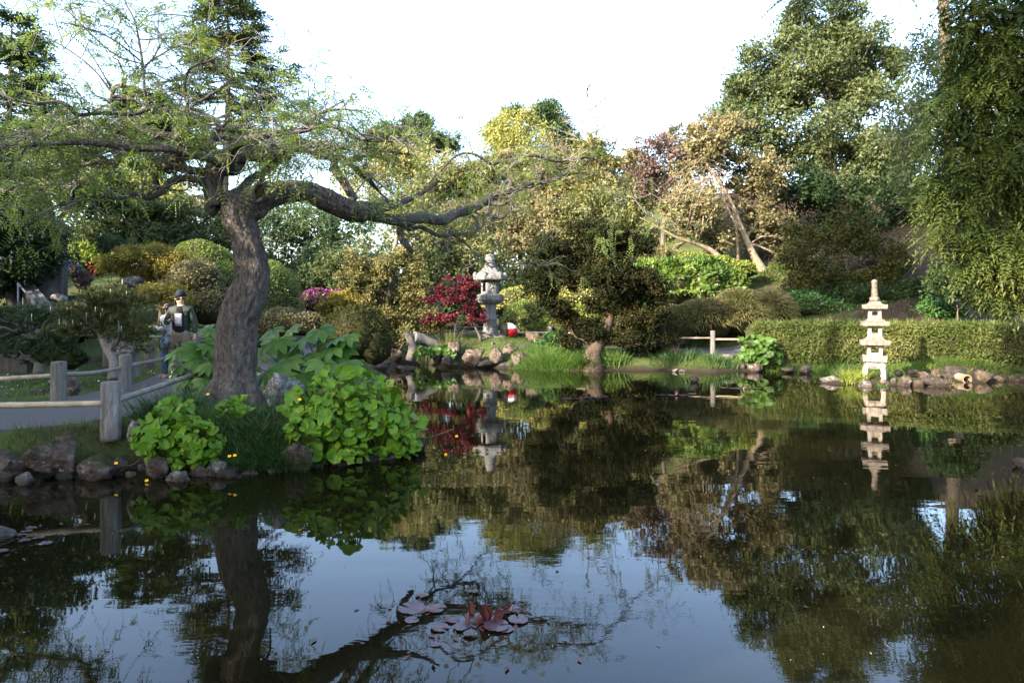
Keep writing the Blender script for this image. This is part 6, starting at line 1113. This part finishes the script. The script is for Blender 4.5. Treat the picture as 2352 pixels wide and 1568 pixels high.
lily('small patch of mauve lily pads beside the pale stone in the left shallows', [(62, 1220, 26), (48, 1229, 24), (90, 1236, 40), (105, 1249, 42), (56, 1243, 42), (4, 1268, 30), (70, 1212, 24)], (), 24, 62)
lily('far floating mat of dark lily leaves before the cypress', [(1335, 915, 26), (1352, 913, 30), (1372, 914, 30), (1318, 917, 20), (1300, 916, 24), (1387, 912, 24)], [(1331, 917, 10, .6, .2), (1360, 914, 8, 1.0, 1)], 70, 63)
lily('far floating mat of dark lily leaves below the orange-brown rock', [(1520, 907, 34), (1545, 908, 30), (1568, 908, 28), (1590, 905, 24)], [(1550, 908, 12, .2, .3), (1556, 907, 10, -.3, 1)], 60, 64)
lily('far floating mat of dark lily leaves toward the hedge', [(1690, 892, 30), (1712, 893, 34), (1738, 892, 26), (1664, 891, 24)], [(1703, 893, 12, .3, .3), (1720, 892, 8, .9, 1)], 60, 65)
rock(-6, 1204, 1244, 86, 5.15, 'pale blue-grey rounded stone in the shallows at the left picture edge', M['rock_white'], 640, 4, rough=.03); rock(77, 1226, 1236, 20, 5.2, 'tiny pale stone between the left lily pads', M['rock_white'], 641, 3); rock(996, 1462, 1480, 36, 3.62, 'white stone just under the water by the foreground lily pads', M['rock_white'], 642, 3)

# ------------------------------------------------------------------ stone stair, pillar and slope furniture at the left
SY = 14.6; root = thing('stone_stair', 'shaded stone stair with sloping side walls climbing the left slope', 'stair', gbase(20, SY))
x0, x1 = PX(-120, SY), PX(62, SY)
for k in range(9):
    g = G(); y = SY + k * .36; z = .75 + k * .17; box(g, ((x0 + x1) / 2, y + .5, z - .3), (x1 - x0, 1.0, .6)); bev(g.build('step', M['concrete'], root, False), .01)
g = G(); a, b = P(140, 742, SY - .5), P(52, 640, SY + 2.6); wv = np.array([.16, 0, 0]); dz = np.array([0, 0, .9]); g.add([a - wv, a + wv, b + wv, b - wv, a - wv - dz, a + wv - dz, b + wv - dz, b - wv - dz], [[0, 1, 2, 3], [4, 7, 6, 5], [0, 4, 5, 1], [1, 5, 6, 2], [2, 6, 7, 3], [3, 7, 4, 0]]); g.build('side_wall', M['concrete'], root, False)
root = thing('handrail', 'thin dark metal handrail on the stone stair', 'handrail', gbase(60, SY)); g = G(); M['iron'] = plain('iron', (.06, .065, .08), .5, .4, .2)
tube(g, [P(110, 730, SY - .3), P(22, 628, SY + 2.2)], .022, 7); g.build('rail', M['iron'], root)
g = G(); tube(g, [P(42, 728, SY + .6), P(42, 650, SY + .9)], .018, 6); g.build('post', M['iron'], root)
PD2 = 17.2; root = thing('stone_pillar', 'grey stone pillar with a broad stepped cap rising out of the dark shrubs', 'pillar', gbase(118, PD2)); s = PD2 / FPX
def pb(name, xa, xb, ya, yb, dep):
    g = G(); c = P((xa + xb) / 2, (ya + yb) / 2, PD2); box(g, c, ((xb - xa) * s, dep, (yb - ya) * s), .35); return bev(g.build(name, M['concrete'], root, False), .02)
pb('cap', 84, 152, 516, 538, .75); pb('cap_top', 92, 140, 502, 516, .55); pb('shaft', 100, 146, 538, 690, .5)
g = G(); V, T_ = rock_mesh(90, 3, 10, .04, .9); V = V / np.abs(V).max(0); c = P(264, 596, 20.6); g.add(c + V * np.array([.14, .1, .28]), None, T_); tag(g.build('stone_tablet', M['rock_grey'], None, True, tuple(c - (0, 0, .28))), 'grey upright stone tablet behind the golden-topped pine', 'stone')
g = G(); V, T_ = rock_mesh(91, 3, 10, .04, .9); V = V / np.abs(V).max(0); c = P(735 + 6, 648 + 6, 25); c = P(737, 664, 25.5); c = P(875, 706, 23.6); g.add(c + V * np.array([.25, .2, .32]), None, T_); tag(g.build('standing_stone', M['rock_grey'], None, True, tuple(c - (0, 0, .3))), 'blue-grey standing stone between golden juniper pads', 'stone')

# ------------------------------------------------------------------ the couple on the path
def skin(name, verts, edges, rad, m, root, sub=2, base=0):
    me = bpy.data.meshes.new(name); me.from_pydata([tuple(v) for v in verts], edges, []); o = bpy.data.objects.new(name, me); C.objects.link(o); o.parent = root; me.materials.append(m)
    sk = o.modifiers.new('skin', 'SKIN'); sk.use_smooth_shade = True
    for i, r in enumerate(rad): me.skin_vertices[0].data[i].radius = r if isinstance(r, tuple) else (r, r); me.skin_vertices[0].data[i].use_root = (i == base)
    ss = o.modifiers.new('sub', 'SUBSURF'); ss.levels = sub; ss.render_levels = sub; return o
M['skin'] = plain('skin', (.45, .27, .19), .55, .35, .08, 30); M['skin2'] = plain('skin_light', (.50, .31, .24), .55, .35, .08, 30)
M['jacket'] = plain('jacket_green', (.016, .025, .020), .6, .25, .3, 20, .3); M['tee'] = plain('tee_black', (.012, .012, .014), .85, .2, .2); M['print'] = plain('tee_print', (.33, .32, .38), .8, .2, .06)
M['khaki'] = plain('trousers_khaki', (.19, .145, .11), .85, .2, .12, 14); M['cap'] = plain('cap_navy', (.012, .016, .024), .8, .2, .2); M['white_fleece'] = plain('fleece_white', (.50, .50, .51), .9, .1, .1, 30, .5); M['denim'] = plain('denim_blue', (.05, .085, .16), .85, .2, .3, 20)
M['phone'] = plain('phone_black', (.03, .03, .035), .2, .5, .1); M['hair'] = plain('hair_dark', (.02, .015, .012), .7, .3, .3, 40); M['redcup'] = plain('bottle_red', (.16, .012, .02), .35, .5, .2); M['shoe'] = plain('shoe_grey', (.10, .09, .09), .8, .2, .2); M['white'] = plain('white_cloth', (.75, .75, .75), .8, .2, .05)
def hand_bones(w, d, side, curl=.35):
    """palm, four unequal bent fingers and a thumb leaving the side of the palm"""
    w = np.asarray(w); d = nrm(np.asarray(d, float)); s = nrm(np.asarray(side, float)); n = np.cross(d, s); V = [w + d * .05, w + d * .085]; E = [(-1, 0), (0, 1)]; Rr = [.026, .024]
    for k, (o_, l) in enumerate(((-.027, .075), (-.009, .085), (.009, .08), (.027, .062))):
        b = len(V); p1 = w + d * .10 + s * o_; p2 = p1 + nrm(d + n * curl) * l * .5; p3 = p2 + nrm(d + n * curl * 3) * l * .45; V += [p1, p2, p3]; E += [(1, b), (b, b + 1), (b + 1, b + 2)]; Rr += [.0105, .0095, .008]
    b = len(V); p1 = w + d * .045 - s * .032 + n * .01; V += [p1, p1 + nrm(d * .7 - s * .5 + n * .5) * .035, p1 + nrm(d * .9 - s * .2 + n * .6) * .065]; E += [(0, b), (b, b + 1), (b + 1, b + 2)]; Rr += [.012, .011, .009]; return V, E, Rr
def person(loc, label, h, spec, yaw=0.0):
    root = thing('person', label, 'person', loc); root.scale = (h / 1.75,) * 3; root.rotation_euler = (0, 0, yaw); spec(root); return root
def figure(root, m_skin, head, arms, legs, sx=1.0):
    V = [(0, 0, .95), (0, 0, 1.1), (0, 0, 1.28), (0, .01, 1.42), (0, .01, 1.52)]; Rr = [(.15 * sx, .11), (.135 * sx, .10), (.165 * sx, .11), (.11 * sx, .08), .052]; E = [(0, 1), (1, 2), (2, 3), (3, 4)]
    hb = len(V); hx, hy = head; V += [(hx * .015, hy * .015 + .005, 1.58), (hx * .03, hy * .03 + .005, 1.66), (0, .01, 1.73)]; Rr += [(.062, .07), (.078, .088), (.06, .068)]; E += [(4, hb), (hb, hb + 1), (hb + 1, hb + 2)]
    nb = len(V); V += [(hx * .12, hy * .12 + .005, 1.645), (hx * .065, hy * .065 + .005, 1.575)]; Rr += [.014, .022]; E += [(hb + 1, nb), (hb, nb + 1)]
    for s_, (el, wr, hd, sd_) in zip((-1, 1), arms):
        b = len(V); V += [(s_ * .165 * sx, .01, 1.41), el, wr]; Rr += [.052, .042, .03]; E += [(3, b), (b, b + 1), (b + 1, b + 2)]; hv, he, hr = hand_bones(wr, hd, sd_); c = len(V); V += [tuple(q) for q in hv]; Rr += hr; E += [(b + 2 if i == -1 else c + i, c + j) for i, j in he]
    for s_, (kn, an) in zip((-1, 1), legs):
        b = len(V); V += [(s_ * .085, 0, .88), kn, an, (an[0], an[1] - .13, .035)]; Rr += [.085, .058, .042, .035]; E += [(0, b), (b, b + 1), (b + 1, b + 2), (b + 2, b + 3)]
    skin('body', V, E, Rr, m_skin, root)
    g = G(); f = nrm(np.array([hx, hy, 0])); sd2 = np.array([-f[1], f[0], 0]); ve, te = ico(2)
    for q in (-1, 1): g.add(np.array([hx * .03, hy * .03 + .005, 1.665]) + f * .083 + sd2 * q * .032 + ve * .010, None, te)
    ob = bpy.data.objects.new('eyes', g.mesh('eyes', M['hair'])); C.objects.link(ob); ob.parent = root
    g = G()
    for q in (-1, 1): g.add(np.array([0, .01, 1.645]) + sd2 * q * .083 - f * .01 + ve * np.array([.018, .018, .032]), None, te)
    ob = bpy.data.objects.new('ears', g.mesh('ears', m_skin)); C.objects.link(ob); ob.parent = root
def part(root, g, name, m, smooth=True):
    o = bpy.data.objects.new(name, g.mesh(name, m, smooth)); C.objects.link(o); o.parent = root; return o
ME = (-.27, -.02, 1.15); MW = (-.10, -.27, 1.20); ME2 = (.27, .03, 1.13); MW2 = (.285, -.05, .88)
def man(root):
    figure(root, M['skin'], (-.92, -.35), [(ME, MW, (.55, -.5, .35), (0, .2, 1)), (ME2, MW2, (-.15, -.15, -1), (0, 1, 0))], [((-.10, -.02, .49), (-.11, .02, .08)), ((.10, -.01, .49), (.12, .02, .08))], 1.05)
    skin('jacket', [(0, .015, .86), (0, .015, 1.06), (0, .012, 1.27), (0, .012, 1.42), (-.175, .01, 1.42), ME, (-.13, -.235, 1.19), (.175, .01, 1.42), ME2, (.285, -.04, .93), (0, .03, 1.50)], [(0, 1), (1, 2), (2, 3), (3, 4), (4, 5), (5, 6), (3, 7), (7, 8), (8, 9), (3, 10)], [(.185, .13), (.18, .128), (.192, .13), (.135, .10), .078, .064, .050, .078, .064, .048, .066], M['jacket'], root, 2)
    skin('shirt', [(.01, -.08, .95), (.01, -.085, 1.12), (.01, -.080, 1.34), (0, -.035, 1.49)], [(0, 1), (1, 2), (2, 3)], [(.115, .055), (.105, .055), (.095, .055), (.06, .05)], M['tee'], root, 2)
    g = G(); xs = np.linspace(-.068, .068, 7); V = [(x + .01, -.147 + 1.6 * x * x + (z - 1.09) * .02, z) for z in (1.09, 1.18, 1.27, 1.34) for x in xs]; g.add(V, [(r * 7 + k, r * 7 + k + 1, r * 7 + k + 8, r * 7 + k + 7) for r in range(3) for k in range(6)]); o = part(root, g, 'shirt_print', M['print']); so_ = o.modifiers.new('t', 'SOLIDIFY'); so_.thickness = .012
    skin('trousers', [(0, 0, 1.07), (0, 0, .92), (-.09, 0, .84), (-.10, -.02, .49), (-.11, .02, .10), (.09, 0, .84), (.10, -.01, .49), (.12, .02, .10)], [(0, 1), (1, 2), (2, 3), (3, 4), (1, 5), (5, 6), (6, 7)], [(.172, .128), (.172, .13), .112, .088, .075, .112, .088, .075], M['khaki'], root, 2)
    g = G(); lathe(g, [(.106, 1.675), (.108, 1.71), (.100, 1.755), (.074, 1.795), (.03, 1.812), (.004, 1.815)], (0, .008, 0), 18, 0, 0, 1, .95, 1.05); fd = np.array([-.934, -.357]); sd3 = np.array([.357, -.934]); V = []
    for z_, in_ in ((1.686, 0), (1.678, 0)):
        for r_ in (.06, .13, .19):
            for q in np.linspace(-1, 1, 9): a_ = fd * r_ * math.cos(q * .75) ** .5 * (1 - .22 * q * q * (r_ > .15)) + sd3 * .085 * q; V.append((a_[0], a_[1] + .008, z_ - .10 * (r_ - .06) - .02 * q * q))
    Q = [(l * 27 + r_ * 9 + k, l * 27 + r_ * 9 + k + 1, l * 27 + r_ * 9 + k + 10, l * 27 + r_ * 9 + k + 9) for l in (0, 1) for r_ in (0, 1) for k in range(8)]; g.add(V, Q); part(root, g, 'cap', M['cap'])
    g = G(); box(g, (-.165, -.062, 1.664), (.03, .05, .004), .37); part(root, g, 'cap_underside', M['white'], False)
    skin('beard', [(-.055, -.03, 1.565), (-.03, .0, 1.575), (.0, .0, 1.60)], [(0, 1), (1, 2)], [.045, (.062, .066), (.055, .06)], M['hair'], root, 1)
    g = G(); box(g, (-.015, -.335, 1.265), (.075, .012, .15), .25); o = part(root, g, 'phone', M['phone'], False); bev(o, .006)
    g = G(); lathe(g, [(.02, .70), (.042, .705), (.045, .74), (.045, .82), (.03, .84)], (.27, -.09, 0), 14); part(root, g, 'bottle', M['redcup'])
    for s_ in (-1, 1): skin('shoe', [(s_ * .115, .05, .05), (s_ * .12, -.06, .045), (s_ * .125, -.15, .04)], [(0, 1), (1, 2)], [.052, .05, .04], M['shoe'], root, 1)
mx_, my_ = PX(415, 12.8), 12.8
person((mx_, my_, max(gz(mx_, my_), float(np.interp(12.8, pth[:, 1][:50], hz(pth[:50, 0], pth[:50, 1], False)))) + .03), 'man in dark green quilted jacket and black cap looking aside with a phone in hand', 1.66, man, .06)
WE, WW = (-.16, .12, 1.14), (-.30, .06, 1.20); WE2, WW2 = (-.14, -.14, 1.12), (-.33, -.06, 1.19)
def woman(root):
    figure(root, M['skin2'], (-1.0, -.05), [((-.20, .06, 1.14), (-.33, .02, 1.18), (-1, 0, .25), (0, 1, 0)), ((-.05, -.20, 1.14), (-.32, -.10, 1.18), (-1, .1, .25), (0, 1, 0))], [((-.09, -.03, .49), (-.09, .04, .08)), ((.08, .02, .49), (.08, .05, .08))], .88)
    skin('hair', [(.012, .01, 1.735), (.035, .01, 1.65), (.06, .02, 1.5), (.06, .02, 1.34)], [(0, 1), (1, 2), (2, 3)], [(.102, .108), (.108, .115), (.09, .105), (.06, .09)], M['hair'], root, 2)
    skin('jacket', [(0, 0, .95), (0, 0, 1.18), (0, .0, 1.38), (0, .01, 1.46), (-.14, .02, 1.40), (-.20, .06, 1.14), (-.30, .03, 1.17), (.10, -.09, 1.40), (-.05, -.20, 1.14), (-.28, -.11, 1.17)], [(0, 1), (1, 2), (2, 3), (2, 4), (4, 5), (5, 6), (2, 7), (7, 8), (8, 9)], [(.17, .14), (.17, .14), (.14, .11), (.075, .07), .07, .072, .05, .07, .078, .052], M['white_fleece'], root, 2)
    skin('jeans', [(0, 0, 1.08), (0, 0, .92), (-.08, -.01, .84), (-.09, -.03, .49), (-.09, .04, .1), (.08, 0, .84), (.08, .02, .49), (.08, .05, .1)], [(0, 1), (1, 2), (2, 3), (3, 4), (1, 5), (5, 6), (6, 7)], [(.158, .13), (.165, .135), .11, .088, .082, .11, .088, .082], M['denim'], root, 2)
    skin('scarf', [(-.05, -.01, 1.49), (.03, 0, 1.48)], [(0, 1)], [.06, .065], M['white'], root, 1)
    g = G(); box(g, (-.44, -.03, 1.25), (.012, .07, .14), .2); o = part(root, g, 'phone', M['phone'], False); o.rotation_euler = (0, 0, 0)
    for s_ in (-1, 1): skin('shoe', [(s_ * .085, .07, .05), (s_ * .09 - .05, .0, .045), (s_ * .09 - .10, -.06, .04)], [(0, 1), (1, 2)], [.048, .046, .036], M['shoe'], root, 1)
wx_, wy_ = PX(387, 13.5), 13.5
person((wx_, wy_, gz(wx_, wy_)), 'woman with long dark hair in white jacket and jeans holding a phone beside the man', 1.52, woman, -.15)
